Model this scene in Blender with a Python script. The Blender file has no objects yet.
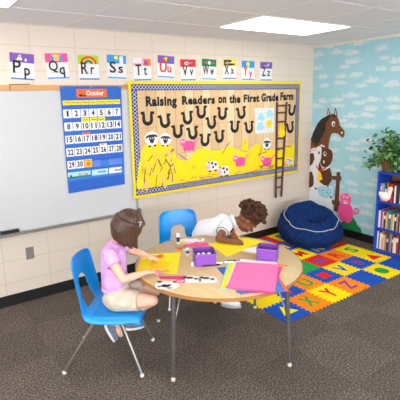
import bpy, bmesh, math, random
from mathutils import Vector as V, Matrix, Euler, noise
random.seed(7)
S = bpy.context.scene
COL = S.collection
PI = math.pi
R_ = math.radians

# ------------------------------------------------------------------ colour / materials
def lin(c):
    out = []
    for v in c[:3]:
        v = v / 255.0
        out.append(v / 12.92 if v <= .04045 else ((v + .055) / 1.055) ** 2.4)
    return (out[0], out[1], out[2], 1.0)

def new_mat(name):
    m = bpy.data.materials.new(name); m.use_nodes = True
    nt = m.node_tree; nt.nodes.clear()
    o = nt.nodes.new('ShaderNodeOutputMaterial'); b = nt.nodes.new('ShaderNodeBsdfPrincipled')
    nt.links.new(b.outputs[0], o.inputs[0])
    return m, nt, b

_mc = {}
def mat(name, rgb, rough=.6, metal=0., var=.06, scale=40., bump=0., spec=.4):
    """plain surface with a little procedural mottling"""
    key = (name,)
    if key in _mc: return _mc[key]
    m, nt, b = new_mat(name)
    N = nt.nodes.new; L = nt.links.new
    tc = N('ShaderNodeTexCoord'); no = N('ShaderNodeTexNoise'); no.inputs['Scale'].default_value = scale
    no.inputs['Detail'].default_value = 3
    L(tc.outputs['Object'], no.inputs['Vector'])
    cr = N('ShaderNodeValToRGB'); c = lin(rgb)
    cr.color_ramp.elements[0].position = .3; cr.color_ramp.elements[1].position = .7
    cr.color_ramp.elements[0].color = tuple(x * (1 - var) for x in c[:3]) + (1,)
    cr.color_ramp.elements[1].color = tuple(min(1, x * (1 + var)) for x in c[:3]) + (1,)
    L(no.outputs['Fac'], cr.inputs[0]); L(cr.outputs[0], b.inputs['Base Color'])
    b.inputs['Roughness'].default_value = rough; b.inputs['Metallic'].default_value = metal
    b.inputs['Specular IOR Level'].default_value = spec
    if bump:
        bp = N('ShaderNodeBump'); bp.inputs['Strength'].default_value = bump; bp.inputs['Distance'].default_value = .01
        L(no.outputs['Fac'], bp.inputs['Height']); L(bp.outputs[0], b.inputs['Normal'])
    _mc[key] = m
    return m

def math_node(nt, op, a, b=None, c=None):
    n = nt.nodes.new('ShaderNodeMath'); n.operation = op
    for i, v in enumerate((a, b, c)):
        if v is None: continue
        if isinstance(v, (int, float)): n.inputs[i].default_value = v
        else: nt.links.new(v, n.inputs[i])
    return n.outputs[0]

def mix_col(nt, f, a, b):
    n = nt.nodes.new('ShaderNodeMix'); n.data_type = 'RGBA'
    for s, v in ((n.inputs[0], f), (n.inputs[6], a), (n.inputs[7], b)):
        if isinstance(v, (int, float)): s.default_value = v
        elif isinstance(v, tuple): s.default_value = v
        else: nt.links.new(v, s)
    return n.outputs[2]

def sep_obj(nt):
    tc = nt.nodes.new('ShaderNodeTexCoord'); s = nt.nodes.new('ShaderNodeSeparateXYZ')
    nt.links.new(tc.outputs['Object'], s.inputs[0])
    return tc, s.outputs[0], s.outputs[1], s.outputs[2]

def comb(nt, x, y, z):
    n = nt.nodes.new('ShaderNodeCombineXYZ')
    for i, v in enumerate((x, y, z)):
        if isinstance(v, (int, float)): n.inputs[i].default_value = v
        else: nt.links.new(v, n.inputs[i])
    return n.outputs[0]

def block_wall(name, axis, base=(226, 211, 194), line=(196, 174, 148)):
    """painted concrete blocks laid in stack bond"""
    m, nt, b = new_mat(name); L = nt.links.new
    tc, x, y, z = sep_obj(nt)
    u = x if axis == 'x' else y
    fu = math_node(nt, 'FRACT', math_node(nt, 'DIVIDE', math_node(nt, 'ADD', u, 3.70 + 40.6), .406))
    fz = math_node(nt, 'FRACT', math_node(nt, 'DIVIDE', math_node(nt, 'ADD', z, -.002), .2105))
    du = math_node(nt, 'MULTIPLY', math_node(nt, 'ABSOLUTE', math_node(nt, 'SUBTRACT', fu, .5)), .406)
    dz = math_node(nt, 'MULTIPLY', math_node(nt, 'ABSOLUTE', math_node(nt, 'SUBTRACT', fz, .5)), .2105)
    eu = math_node(nt, 'SUBTRACT', .203, du); ez = math_node(nt, 'SUBTRACT', .10525, dz)
    e = math_node(nt, 'MINIMUM', eu, ez)
    g = math_node(nt, 'SUBTRACT', 1.0, math_node(nt, 'SMOOTH_MIN', math_node(nt, 'DIVIDE', e, .0055), 1.0, .2))
    no = nt.nodes.new('ShaderNodeTexNoise'); no.inputs['Scale'].default_value = 55; no.inputs['Detail'].default_value = 4
    L(tc.outputs['Object'], no.inputs['Vector'])
    cb = mix_col(nt, math_node(nt, 'MULTIPLY', no.outputs['Fac'], .35), lin(base), lin(tuple(v - 12 for v in base)))
    col = mix_col(nt, math_node(nt, 'MULTIPLY', g, .6), cb, lin(line))
    L(col, b.inputs['Base Color'])
    h = math_node(nt, 'SUBTRACT', math_node(nt, 'MULTIPLY', no.outputs['Fac'], .25), g)
    bp = nt.nodes.new('ShaderNodeBump'); bp.inputs['Strength'].default_value = .35; bp.inputs['Distance'].default_value = .004
    L(h, bp.inputs['Height']); L(bp.outputs[0], b.inputs['Normal'])
    b.inputs['Roughness'].default_value = .55
    return m

def cloud_paper():
    """pale blue wallpaper printed with rows of small flat-bottomed clouds"""
    m, nt, b = new_mat('cloud_wallpaper'); L = nt.links.new
    tc, x, y, z = sep_obj(nt)
    SX, SZ = .265, .135
    nx = nt.nodes.new('ShaderNodeTexNoise'); nx.inputs['Scale'].default_value = 26; nx.inputs['Detail'].default_value = 3
    L(tc.outputs['Object'], nx.inputs['Vector'])
    uv = comb(nt, math_node(nt, 'DIVIDE', y, SX), math_node(nt, 'DIVIDE', z, SZ), 0.0)
    vo = nt.nodes.new('ShaderNodeTexVoronoi'); vo.voronoi_dimensions = '2D'; vo.inputs['Scale'].default_value = 1
    vo.inputs['Randomness'].default_value = .8
    L(uv, vo.inputs['Vector'])
    df = nt.nodes.new('ShaderNodeVectorMath'); df.operation = 'SUBTRACT'
    L(uv, df.inputs[0]); L(vo.outputs['Position'], df.inputs[1])
    sp = nt.nodes.new('ShaderNodeSeparateXYZ'); L(df.outputs[0], sp.inputs[0])
    sc = nt.nodes.new('ShaderNodeSeparateColor'); L(vo.outputs['Color'], sc.inputs[0])
    size = math_node(nt, 'ADD', .62, math_node(nt, 'MULTIPLY', sc.outputs[0], .48))
    dx = math_node(nt, 'DIVIDE', sp.outputs[0], math_node(nt, 'MULTIPLY', size, .44))
    dzr = sp.outputs[1]
    up = math_node(nt, 'DIVIDE', math_node(nt, 'MAXIMUM', dzr, 0.0), math_node(nt, 'MULTIPLY', size, .42))
    dn = math_node(nt, 'DIVIDE', math_node(nt, 'MINIMUM', dzr, 0.0), .12)
    d2 = math_node(nt, 'ADD', math_node(nt, 'POWER', math_node(nt, 'ABSOLUTE', dx), 2.0),
                   math_node(nt, 'ADD', math_node(nt, 'MULTIPLY', up, up), math_node(nt, 'MULTIPLY', dn, dn)))
    d = math_node(nt, 'ADD', math_node(nt, 'SQRT', d2), math_node(nt, 'MULTIPLY', math_node(nt, 'SUBTRACT', nx.outputs['Fac'], .5), 2.3))
    mr = nt.nodes.new('ShaderNodeMapRange'); L(d, mr.inputs[0])
    mr.inputs[1].default_value = .62; mr.inputs[2].default_value = 1.1; mr.inputs[3].default_value = .68; mr.inputs[4].default_value = 0
    lo = nt.nodes.new('ShaderNodeTexNoise'); lo.inputs['Scale'].default_value = 9
    L(tc.outputs['Object'], lo.inputs['Vector'])
    sky = mix_col(nt, lo.outputs['Fac'], lin((150, 202, 215)), lin((166, 210, 220)))
    cl = mix_col(nt, math_node(nt, 'MULTIPLY', nx.outputs['Fac'], .8), lin((226, 228, 230)), lin((204, 220, 226)))
    L(mix_col(nt, mr.outputs[0], sky, cl), b.inputs['Base Color'])
    b.inputs['Roughness'].default_value = .7
    return m

def carpet_mat():
    m, nt, b = new_mat('carpet'); L = nt.links.new
    tc, x, y, z = sep_obj(nt)
    n1 = nt.nodes.new('ShaderNodeTexNoise'); n1.inputs['Scale'].default_value = 85; n1.inputs['Detail'].default_value = 5; n1.inputs['Roughness'].default_value = .8
    n2 = nt.nodes.new('ShaderNodeTexNoise'); n2.inputs['Scale'].default_value = 5
    for n in (n1, n2): L(tc.outputs['Object'], n.inputs['Vector'])
    cr = nt.nodes.new('ShaderNodeValToRGB'); L(n1.outputs['Fac'], cr.inputs[0])
    e = cr.color_ramp.elements
    e[0].position = .34; e[0].color = lin((38, 32, 30)); e[1].position = .64; e[1].color = lin((178, 162, 148))
    k = e.new(.5); k.color = lin((98, 88, 80))
    # quarter-turned carpet tiles: every other tile slightly darker
    cx = math_node(nt, 'FLOOR', math_node(nt, 'DIVIDE', x, .5)); cy = math_node(nt, 'FLOOR', math_node(nt, 'DIVIDE', y, .5))
    par = math_node(nt, 'MODULO', math_node(nt, 'ADD', math_node(nt, 'ADD', cx, cy), 100.0), 2.0)
    dk = math_node(nt, 'ADD', math_node(nt, 'MULTIPLY', par, .16), math_node(nt, 'MULTIPLY', n2.outputs['Fac'], .3))
    L(mix_col(nt, dk, cr.outputs[0], lin((58, 52, 50))), b.inputs['Base Color'])
    bp = nt.nodes.new('ShaderNodeBump'); bp.inputs['Strength'].default_value = .6; bp.inputs['Distance'].default_value = .006
    L(n1.outputs['Fac'], bp.inputs['Height']); L(bp.outputs[0], b.inputs['Normal'])
    b.inputs['Roughness'].default_value = .95; b.inputs['Specular IOR Level'].default_value = .1
    return m

def plank_paper():
    """printed wood-plank backing paper with nail rows"""
    m, nt, b = new_mat('plank_paper'); L = nt.links.new
    tc, x, y, z = sep_obj(nt)
    W = .118
    u = math_node(nt, 'DIVIDE', x, W)
    idx = math_node(nt, 'FLOOR', u); fr = math_node(nt, 'FRACT', u)
    wn = nt.nodes.new('ShaderNodeTexWhiteNoise'); wn.noise_dimensions = '1D'; L(idx, wn.inputs['W'])
    cr = nt.nodes.new('ShaderNodeValToRGB'); L(wn.outputs['Value'], cr.inputs[0])
    e = cr.color_ramp.elements
    e[0].position = 0; e[0].color = lin((222, 186, 138)); e[1].position = 1; e[1].color = lin((242, 218, 178))
    k = e.new(.5); k.color = lin((234, 202, 156))
    gr = nt.nodes.new('ShaderNodeTexNoise'); gr.inputs['Scale'].default_value = 1; gr.inputs['Detail'].default_value = 5
    L(comb(nt, math_node(nt, 'MULTIPLY', x, 70.0), 0.0, math_node(nt, 'MULTIPLY', z, 5.0)), gr.inputs['Vector'])
    c = mix_col(nt, math_node(nt, 'MULTIPLY', gr.outputs['Fac'], .55), cr.outputs[0], lin((196, 154, 108)))
    seam = math_node(nt, 'LESS_THAN', fr, .045)
    # nail dots
    nu = math_node(nt, 'SUBTRACT', math_node(nt, 'FRACT', math_node(nt, 'DIVIDE', x, W / 4)), .5)
    nz = math_node(nt, 'SUBTRACT', math_node(nt, 'FRACT', math_node(nt, 'DIVIDE', math_node(nt, 'ADD', z, .10), .30)), .5)
    nd = math_node(nt, 'SQRT', math_node(nt, 'ADD', math_node(nt, 'POWER', math_node(nt, 'MULTIPLY', nu, W / 4), 2.0), math_node(nt, 'POWER', math_node(nt, 'MULTIPLY', nz, .30), 2.0)))
    nail = math_node(nt, 'LESS_THAN', nd, .0045)
    dk = math_node(nt, 'MAXIMUM', math_node(nt, 'MULTIPLY', seam, .6), math_node(nt, 'MULTIPLY', nail, .8))
    L(mix_col(nt, dk, c, lin((120, 84, 52))), b.inputs['Base Color'])
    b.inputs['Roughness'].default_value = .75
    return m

def zigzag_mat():
    """navy border strip printed with white crossing zigzags, measured along local x"""
    m, nt, b = new_mat('zigzag_border'); L = nt.links.new
    tc, x, y, z = sep_obj(nt)
    P = .075; Hh = .058
    def tri(off):
        f = math_node(nt, 'FRACT', math_node(nt, 'ADD', math_node(nt, 'DIVIDE', x, P), off + 100.0))
        return math_node(nt, 'MULTIPLY', math_node(nt, 'ABSOLUTE', math_node(nt, 'SUBTRACT', f, .5)), Hh * 1.6)
    def ln(off):
        t = math_node(nt, 'SUBTRACT', tri(off), Hh * .4)
        return math_node(nt, 'LESS_THAN', math_node(nt, 'ABSOLUTE', math_node(nt, 'SUBTRACT', z, t)), .0036)
    w = math_node(nt, 'MAXIMUM', ln(0.0), ln(.5))
    L(mix_col(nt, w, lin((16, 20, 96)), lin((226, 226, 238))), b.inputs['Base Color'])
    b.inputs['Roughness'].default_value = .5
    return m

def stripe_tile_mat():
    m, nt, b = new_mat('ceiling_tile'); L = nt.links.new
    tc, x, y, z = sep_obj(nt)
    n1 = nt.nodes.new('ShaderNodeTexNoise'); n1.inputs['Scale'].default_value = 160; n1.inputs['Detail'].default_value = 3
    L(tc.outputs['Object'], n1.inputs['Vector'])
    L(mix_col(nt, n1.outputs['Fac'], lin((244, 244, 246)), lin((224, 224, 227))), b.inputs['Base Color'])
    b.inputs['Roughness'].default_value = .9
    return m

def wave_mat(name, c1, c2, scale=60, rough=.5, axis='Z', bump=.4, dist=3):
    m, nt, b = new_mat(name); L = nt.links.new
    tc = nt.nodes.new('ShaderNodeTexCoord'); w = nt.nodes.new('ShaderNodeTexWave'); w.bands_direction = axis
    w.inputs['Scale'].default_value = scale; w.inputs['Distortion'].default_value = dist; w.inputs['Detail'].default_value = 2
    L(tc.outputs['Object'], w.inputs['Vector'])
    L(mix_col(nt, w.outputs['Fac'], lin(c1), lin(c2)), b.inputs['Base Color'])
    bp = nt.nodes.new('ShaderNodeBump'); bp.inputs['Strength'].default_value = bump; bp.inputs['Distance'].default_value = .004
    L(w.outputs['Fac'], bp.inputs['Height']); L(bp.outputs[0], b.inputs['Normal'])
    b.inputs['Roughness'].default_value = rough
    return m

def emit_mat(name, rgb, strength):
    m = bpy.data.materials.new(name); m.use_nodes = True; nt = m.node_tree; nt.nodes.clear()
    o = nt.nodes.new('ShaderNodeOutputMaterial'); e = nt.nodes.new('ShaderNodeEmission')
    e.inputs[0].default_value = lin(rgb); e.inputs[1].default_value = strength
    nt.links.new(e.outputs[0], o.inputs[0])
    return m

# ------------------------------------------------------------------ mesh builder
class MB:
    def __init__(s): s.v = []; s.f = []; s.mi = []; s.cur = 0
    def m(s, i): s.cur = i; return s
    def add(s, verts, faces):
        o = len(s.v); s.v += [tuple(v) for v in verts]
        for f in faces: s.f.append([i + o for i in f]); s.mi.append(s.cur)
        return s
    def box(s, c, d, rot=None):
        hx, hy, hz = d[0] / 2, d[1] / 2, d[2] / 2
        vs = [V((x, y, z)) for x in (-hx, hx) for y in (-hy, hy) for z in (-hz, hz)]
        if rot is not None: vs = [rot @ v for v in vs]
        vs = [v + V(c) for v in vs]
        return s.add(vs, [(0, 1, 3, 2), (4, 6, 7, 5), (0, 4, 5, 1), (2, 3, 7, 6), (0, 2, 6, 4), (1, 5, 7, 3)])
    def prism(s, pts, ext):
        """closed planar outline (3D points) pushed along ext"""
        n = len(pts); e = V(ext); a = [V(p) for p in pts]; b = [p + e for p in a]
        fs = [tuple(range(n - 1, -1, -1)), tuple(range(n, 2 * n))] + [(i, (i + 1) % n, n + (i + 1) % n, n + i) for i in range(n)]
        return s.add(a + b, fs)
    def flat(s, pts, y, t=.002):
        """outline in the x-z plane; front face at y - t, back at y"""
        return s.prism([(p[0], y, p[1]) for p in pts], (0, -t, 0))
    def slab(s, pts, z, t=.0014):
        return s.prism([(p[0], p[1], z) for p in pts], (0, 0, t))
    def tube(s, path, r, n=8, flatcap=True):
        path = [V(p) for p in path]; k = len(path)
        rs = r if isinstance(r, (list, tuple)) else [r] * k
        rings = []
        up = None
        for i, p in enumerate(path):
            t = (path[min(i + 1, k - 1)] - path[max(i - 1, 0)]).normalized()
            if up is None:
                up = V((0, 0, 1)) if abs(t.z) < .9 else V((1, 0, 0))
            a = t.cross(up).normalized(); up = a.cross(t).normalized()
            rings.append([p + (a * math.cos(2 * PI * j / n) + up * math.sin(2 * PI * j / n)) * rs[i] for j in range(n)])
        vs = [v for ring in rings for v in ring]; fs = []
        for i in range(k - 1):
            for j in range(n):
                fs.append((i * n + j, i * n + (j + 1) % n, (i + 1) * n + (j + 1) % n, (i + 1) * n + j))
        fs.append(tuple(range(n - 1, -1, -1))); fs.append(tuple(range((k - 1) * n, k * n)))
        return s.add(vs, fs)
    def ring(s, path, r, n=6):
        """closed tube"""
        path = [V(p) for p in path]; k = len(path); vs = []; fs = []
        for i, p in enumerate(path):
            t = (path[(i + 1) % k] - path[i - 1]).normalized()
            up = V((0, 0, 1)) if abs(t.z) < .9 else V((1, 0, 0))
            a = t.cross(up).normalized(); u = a.cross(t).normalized()
            vs += [p + (a * math.cos(2 * PI * j / n) + u * math.sin(2 * PI * j / n)) * r for j in range(n)]
        for i in range(k):
            for j in range(n):
                i2 = (i + 1) % k
                fs.append((i * n + j, i * n + (j + 1) % n, i2 * n + (j + 1) % n, i2 * n + j))
        return s.add(vs, fs)
    def lathe(s, prof, c=(0, 0, 0), n=24):
        vs = []; fs = []; k = len(prof)
        for r, z in prof:
            vs += [V((c[0] + max(r, 1e-4) * math.cos(2 * PI * j / n), c[1] + max(r, 1e-4) * math.sin(2 * PI * j / n), c[2] + z)) for j in range(n)]
        for i in range(k - 1):
            for j in range(n):
                fs.append((i * n + j, i * n + (j + 1) % n, (i + 1) * n + (j + 1) % n, (i + 1) * n + j))
        fs.append(tuple(range(n - 1, -1, -1))); fs.append(tuple(range((k - 1) * n, k * n)))
        return s.add(vs, fs)
    def ell(s, c, r, rot=None, nu=16, nv=10):
        if not isinstance(r, (tuple, list)): r = (r, r, r)
        vs = [V((0, 0, -r[2]))]
        for i in range(1, nv):
            t = -PI / 2 + PI * i / nv
            for j in range(nu):
                p = 2 * PI * j / nu
                vs.append(V((r[0] * math.cos(t) * math.cos(p), r[1] * math.cos(t) * math.sin(p), r[2] * math.sin(t))))
        vs.append(V((0, 0, r[2])))
        if rot is not None: vs = [rot @ v for v in vs]
        vs = [v + V(c) for v in vs]; fs = []
        for j in range(nu): fs.append((0, 1 + (j + 1) % nu, 1 + j))
        for i in range(nv - 2):
            for j in range(nu):
                a = 1 + i * nu; fs.append((a + j, a + (j + 1) % nu, a + nu + (j + 1) % nu, a + nu + j))
        a = 1 + (nv - 2) * nu
        for j in range(nu): fs.append((a + j, a + (j + 1) % nu, len(vs) - 1))
        return s.add(vs, fs)
    def cap(s, p0, p1, r0, r1, n=14, flat0=False, flat1=False):
        """tapered capsule; flat ends for hems"""
        p0, p1 = V(p0), V(p1); t = (p1 - p0).normalized()
        up = V((0, 0, 1)) if abs(t.z) < .9 else V((1, 0, 0))
        a = t.cross(up).normalized(); u = a.cross(t).normalized()
        prof = []
        if not flat0:
            for i in range(0, 5): q = PI / 2 * (1 - i / 5); prof.append((r0 * math.cos(q), -r0 * math.sin(q), 0))
        prof.append((r0, 0, 0)); prof.append((r1, 0, 1))
        if not flat1:
            for i in range(1, 6): q = PI / 2 * i / 5; prof.append((r1 * math.cos(q), r1 * math.sin(q), 1))
        vs = []; fs = []; k = len(prof)
        for r, d, e in prof:
            c = (p1 if e else p0) + t * d
            vs += [c + (a * math.cos(2 * PI * j / n) + u * math.sin(2 * PI * j / n)) * max(r, 1e-4) for j in range(n)]
        for i in range(k - 1):
            for j in range(n): fs.append((i * n + j, i * n + (j + 1) % n, (i + 1) * n + (j + 1) % n, (i + 1) * n + j))
        fs.append(tuple(range(n - 1, -1, -1))); fs.append(tuple(range((k - 1) * n, k * n)))
        return s.add(vs, fs)
    def chain(s, pts, n=14, flat0=False, flat1=False):
        """pts: list of (point, radius)"""
        for i in range(len(pts) - 1):
            s.cap(pts[i][0], pts[i + 1][0], pts[i][1], pts[i + 1][1], n, flat0 and i == 0, flat1 and i == len(pts) - 2)
        return s
    def text(s, body, x, z, w, h, y, t=.002, bold=0., rot=0., fit=True, spacing=1.0):
        """lettering in the x-z plane filling the box x..x+w, z..z+h"""
        vs, fs = glyphs(body, bold, spacing)
        x0 = min(v[0] for v in vs); x1 = max(v[0] for v in vs); y0 = min(v[1] for v in vs); y1 = max(v[1] for v in vs)
        sx = w / (x1 - x0); sy = h / (y1 - y0)
        if not fit: sx = sy = min(sx, sy)
        ox = x + (w - sx * (x1 - x0)) / 2; oz = z + (h - sy * (y1 - y0)) / 2
        pts = [((v[0] - x0) * sx + ox, (v[1] - y0) * sy + oz) for v in vs]
        return s._sheet(pts, fs, lambda p, k: (p[0], y - (t if k else 0), p[1]))
    def text_floor(s, body, c, w, h, z, t=.001, bold=0.):
        vs, fs = glyphs(body, bold, 1.0)
        x0 = min(v[0] for v in vs); x1 = max(v[0] for v in vs); y0 = min(v[1] for v in vs); y1 = max(v[1] for v in vs)
        pts = [((v[0] - x0) / (x1 - x0) * w + c[0] - w / 2, (v[1] - y0) / (y1 - y0) * h + c[1] - h / 2) for v in vs]
        return s._sheet(pts, fs, lambda p, k: (p[0], p[1], z + (t if k else 0)))
    def _sheet(s, pts, fs, place):
        n = len(pts); v = [place(p, 0) for p in pts] + [place(p, 1) for p in pts]
        ed = {}
        for f in fs:
            for i in range(len(f)):
                a, b = f[i], f[(i + 1) % len(f)]
                if (b, a) in ed: del ed[(b, a)]
                else: ed[(a, b)] = 1
        faces = [tuple(i + n for i in f) for f in fs] + [tuple(reversed(f)) for f in fs] + [(a, b, b + n, a + n) for a, b in ed]
        return s.add(v, faces)
    def build(s, name, mats, parent=None, smooth=False, bevel=0., loc=None, recalc=True):
        me = bpy.data.meshes.new(name); me.from_pydata([tuple(v) for v in s.v], [], s.f)
        mats = mats if isinstance(mats, (list, tuple)) else [mats]
        for m in mats: me.materials.append(m)
        for p, i in zip(me.polygons, s.mi): p.material_index = min(i, len(mats) - 1)
        if recalc:
            bm = bmesh.new(); bm.from_mesh(me); bmesh.ops.recalc_face_normals(bm, faces=bm.faces); bm.to_mesh(me); bm.free()
        if smooth:
            for p in me.polygons: p.use_smooth = True
        me.update()
        o = bpy.data.objects.new(name, me); COL.objects.link(o)
        if parent: o.parent = parent
        if loc is not None: o.location = loc
        if bevel:
            b = o.modifiers.new('bevel', 'BEVEL'); b.width = bevel; b.segments = 2; b.limit_method = 'ANGLE'; b.angle_limit = R_(40)
        if smooth:
            try: me.set_sharp_from_angle(angle=R_(50))
            except Exception: pass
        return o

_gl = {}
def glyphs(body, bold, spacing):
    k = (body, bold, spacing)
    if k in _gl: return _gl[k]
    cu = bpy.data.curves.new('glyph', 'FONT'); cu.body = body; cu.size = 1; cu.offset = bold; cu.resolution_u = 3
    cu.space_character = spacing; cu.fill_mode = 'FRONT'
    ob = bpy.data.objects.new('glyph', cu); COL.objects.link(ob)
    dg = bpy.context.evaluated_depsgraph_get(); dg.update()
    me = bpy.data.meshes.new_from_object(ob.evaluated_get(dg))
    bm = bmesh.new(); bm.from_mesh(me); bmesh.ops.remove_doubles(bm, verts=bm.verts, dist=.0005)
    bm.verts.index_update()
    vs = [tuple(v.co) for v in bm.verts]; fs = [tuple(v.index for v in f.verts) for f in bm.faces]
    bm.free()
    COL.objects.unlink(ob); bpy.data.objects.remove(ob); bpy.data.curves.remove(cu); bpy.data.meshes.remove(me)
    _gl[k] = (vs, fs)
    return vs, fs

def blob(mb, name, mats, parent, voxel=.005, smooth=4, pick=None, fac=.5):
    """melt the shapes of mb into one continuous skin"""
    o = mb.build(name, mats, parent)
    r = o.modifiers.new('r', 'REMESH'); r.mode = 'VOXEL'; r.voxel_size = voxel; r.use_smooth_shade = True
    if smooth:
        k = o.modifiers.new('s', 'SMOOTH'); k.factor = fac; k.iterations = smooth
    dg = bpy.context.evaluated_depsgraph_get(); dg.update()
    me = bpy.data.meshes.new_from_object(o.evaluated_get(dg)); me.name = name
    old = o.data; o.modifiers.clear(); o.data = me; bpy.data.meshes.remove(old)
    mats = mats if isinstance(mats, (list, tuple)) else [mats]
    me.materials.clear()
    for m in mats: me.materials.append(m)
    for p in me.polygons:
        p.use_smooth = True
        p.material_index = pick(p.center) if pick else 0
    return o

def empty(name, loc=(0, 0, 0), rz=0., ry=0.):
    o = bpy.data.objects.new(name, None); COL.objects.link(o)
    o.empty_display_size = .05; o.location = loc; o.rotation_euler = (0, ry, rz)
    return o
def tag(o, label, cat, group=None, kind=None):
    o['label'] = label; o['category'] = cat
    if group: o['group'] = group
    if kind: o['kind'] = kind
    return o
def thing(name, label, cat, loc=(0, 0, 0), rz=0., group=None, ry=0.):
    return tag(empty(name, loc, rz, ry), label, cat, group)
def struct(o): o['kind'] = 'structure'; return o

def oval(cx, cz, rx, rz, n=20, rot=0., a0=0., a1=2 * PI):
    out = []
    full = abs(a1 - a0 - 2 * PI) < 1e-6
    for i in range(n + (0 if full else 1)):
        a = a0 + (a1 - a0) * i / n
        x, z = rx * math.cos(a), rz * math.sin(a)
        out.append((cx + x * math.cos(rot) - z * math.sin(rot), cz + x * math.sin(rot) + z * math.cos(rot)))
    return out
def rect(x, z, w, h): return [(x, z), (x + w, z), (x + w, z + h), (x, z + h)]
def smooth_poly(pts, n=4, closed=True):
    """Catmull-Rom through the outline points"""
    out = []; k = len(pts)
    for i in range(k if closed else k - 1):
        g = lambda j: pts[j % k] if closed else pts[max(0, min(k - 1, j))]
        p0, p1, p2, p3 = g(i - 1), g(i), g(i + 1), g(i + 2)
        for q in range(n):
            t = q / n
            out.append(tuple(.5 * ((2 * p1[d]) + (-p0[d] + p2[d]) * t + (2 * p0[d] - 5 * p1[d] + 4 * p2[d] - p3[d]) * t * t + (-p0[d] + 3 * p1[d] - 3 * p2[d] + p3[d]) * t ** 3) for d in range(len(p1))))
    if not closed: out.append(tuple(pts[-1]))
    return out
def strip(p0, p1, w):
    d = V((p1[0] - p0[0], p1[1] - p0[1])); n = V((-d.y, d.x)).normalized() * w / 2
    return [(p0[0] + n.x, p0[1] + n.y), (p0[0] - n.x, p0[1] - n.y), (p1[0] - n.x, p1[1] - n.y), (p1[0] + n.x, p1[1] + n.y)]

# paper and plastic colours
black = mat('black_paper', (24, 22, 22), .7)
white = mat('white_paper', (232, 231, 229), .7, var=.02)
offwhite = mat('cream_paper', (232, 226, 214), .7, var=.02)
yellow = mat('yellow_paper', (250, 218, 8), .6, var=.03)
yellow2 = mat('golden_paper', (236, 184, 20), .6, var=.05)
pinkp = mat('pink_paper', (236, 80, 150), .6, var=.03)
pinkd = mat('deep_pink_paper', (214, 52, 122), .6, var=.03)
pinkl = mat('pale_pink_paper', (244, 178, 190), .7, var=.03)
brownp = mat('brown_paper', (112, 68, 38), .7, var=.08)
darkbrown = mat('dark_brown_paper', (70, 42, 28), .7, var=.08)
mane_m = mat('charcoal_paper', (40, 36, 34), .7)
red = mat('red_paper', (214, 40, 44), .6)
green = mat('green_paper', (22, 128, 66), .6)
lblue = mat('pale_blue_paper', (164, 214, 228), .7, var=.03)
blue = mat('blue_paper', (36, 98, 190), .6)
skyb = mat('sky_blue_paper', (54, 150, 214), .6)
orange = mat('orange_paper', (240, 112, 30), .6)
purple = mat('purple_paper', (128, 84, 176), .6)
chartr = mat('lime_paper', (166, 206, 30), .6)
steel = mat('chrome', (158, 154, 150), .3, .85, var=.02)
greysteel = mat('grey_steel', (112, 108, 104), .4, .6, var=.03)
alu = mat('aluminium', (176, 172, 168), .4, .5, var=.03)

# ------------------------------------------------------------------ room shell
X0, Y0, H = -6.6, -7.0, 2.49
FILL, TROF = 12.5, 9.5
def shell():
    wb = MB(); wb.box(((X0) / 2 + .0, .06, H / 2), (-X0 + .24, .12, H))
    struct(wb.build('wall_back', block_wall('painted_block_wall', 'x')))
    wr = MB(); wr.box((.06, Y0 / 2 - .0, H / 2), (.12, -Y0, H))
    struct(wr.build('wall_right', mat('cream_wall_paint', (232, 219, 202), .6)))
    wl = MB(); wl.box((X0 - .06, Y0 / 2, H / 2), (.12, -Y0, H))
    struct(wl.build('wall_left', block_wall('painted_block_wall_side', 'y')))
    wf = MB(); wf.box((X0 / 2, Y0 - .06, H / 2), (-X0 + .24, .12, H))
    struct(wf.build('wall_front', bpy.data.materials['painted_block_wall']))
    wp = MB(); wp.box((-.002, Y0 / 2, (.10 + 2.462) / 2), (.004, -Y0 - .02, 2.462 - .10))
    o = struct(wp.build('wall_covering_right', cloud_paper()))
    fl = MB(); fl.box((X0 / 2, Y0 / 2, -.05), (-X0 + .24, -Y0 + .24, .1))
    struct(fl.build('floor', carpet_mat()))
    ce = MB(); ce.box((X0 / 2, Y0 / 2, H + .05), (-X0 + .24, -Y0 + .24, .1))
    ce.m(1)
    x = -.93
    xs = [-.93 + .61 * k for k in range(2)] + [-.93 - .61 * k for k in range(1, 10)]
    for gx in xs:
        if X0 < gx < -.01: ce.box((gx, Y0 / 2, H - .001), (.012, -Y0, .003))
    k = 0
    while -.03 - .61 * k > Y0:
        ce.box((X0 / 2, -.03 - .61 * k, H - .001), (-X0, .012, .003)); k += 1
    # perimeter angle
    ce.box((X0 / 2, -.008, H - .0015), (-X0, .016, .003)); ce.box((-.008, Y0 / 2, H - .0015), (.016, -Y0, .003))
    struct(ce.build('ceiling', [stripe_tile_mat(), mat('ceiling_grid', (232, 222, 212), .5)]))
    vin = mat('black_vinyl', (20, 19, 19), .45)
    b = MB(); b.prism([(X0, 0, 0), (X0, -.014, 0), (X0, -.012, .02), (X0, -.007, .10), (X0, 0, .102)], (-X0, 0, 0)); struct(b.build('baseboard_back', vin))
    b = MB(); b.prism([(0, Y0, 0), (-.016, Y0, 0), (-.013, Y0, .02), (-.008, Y0, .10), (0, Y0, .102)], (0, -Y0, 0)); struct(b.build('baseboard_right', vin))
shell()

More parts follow.
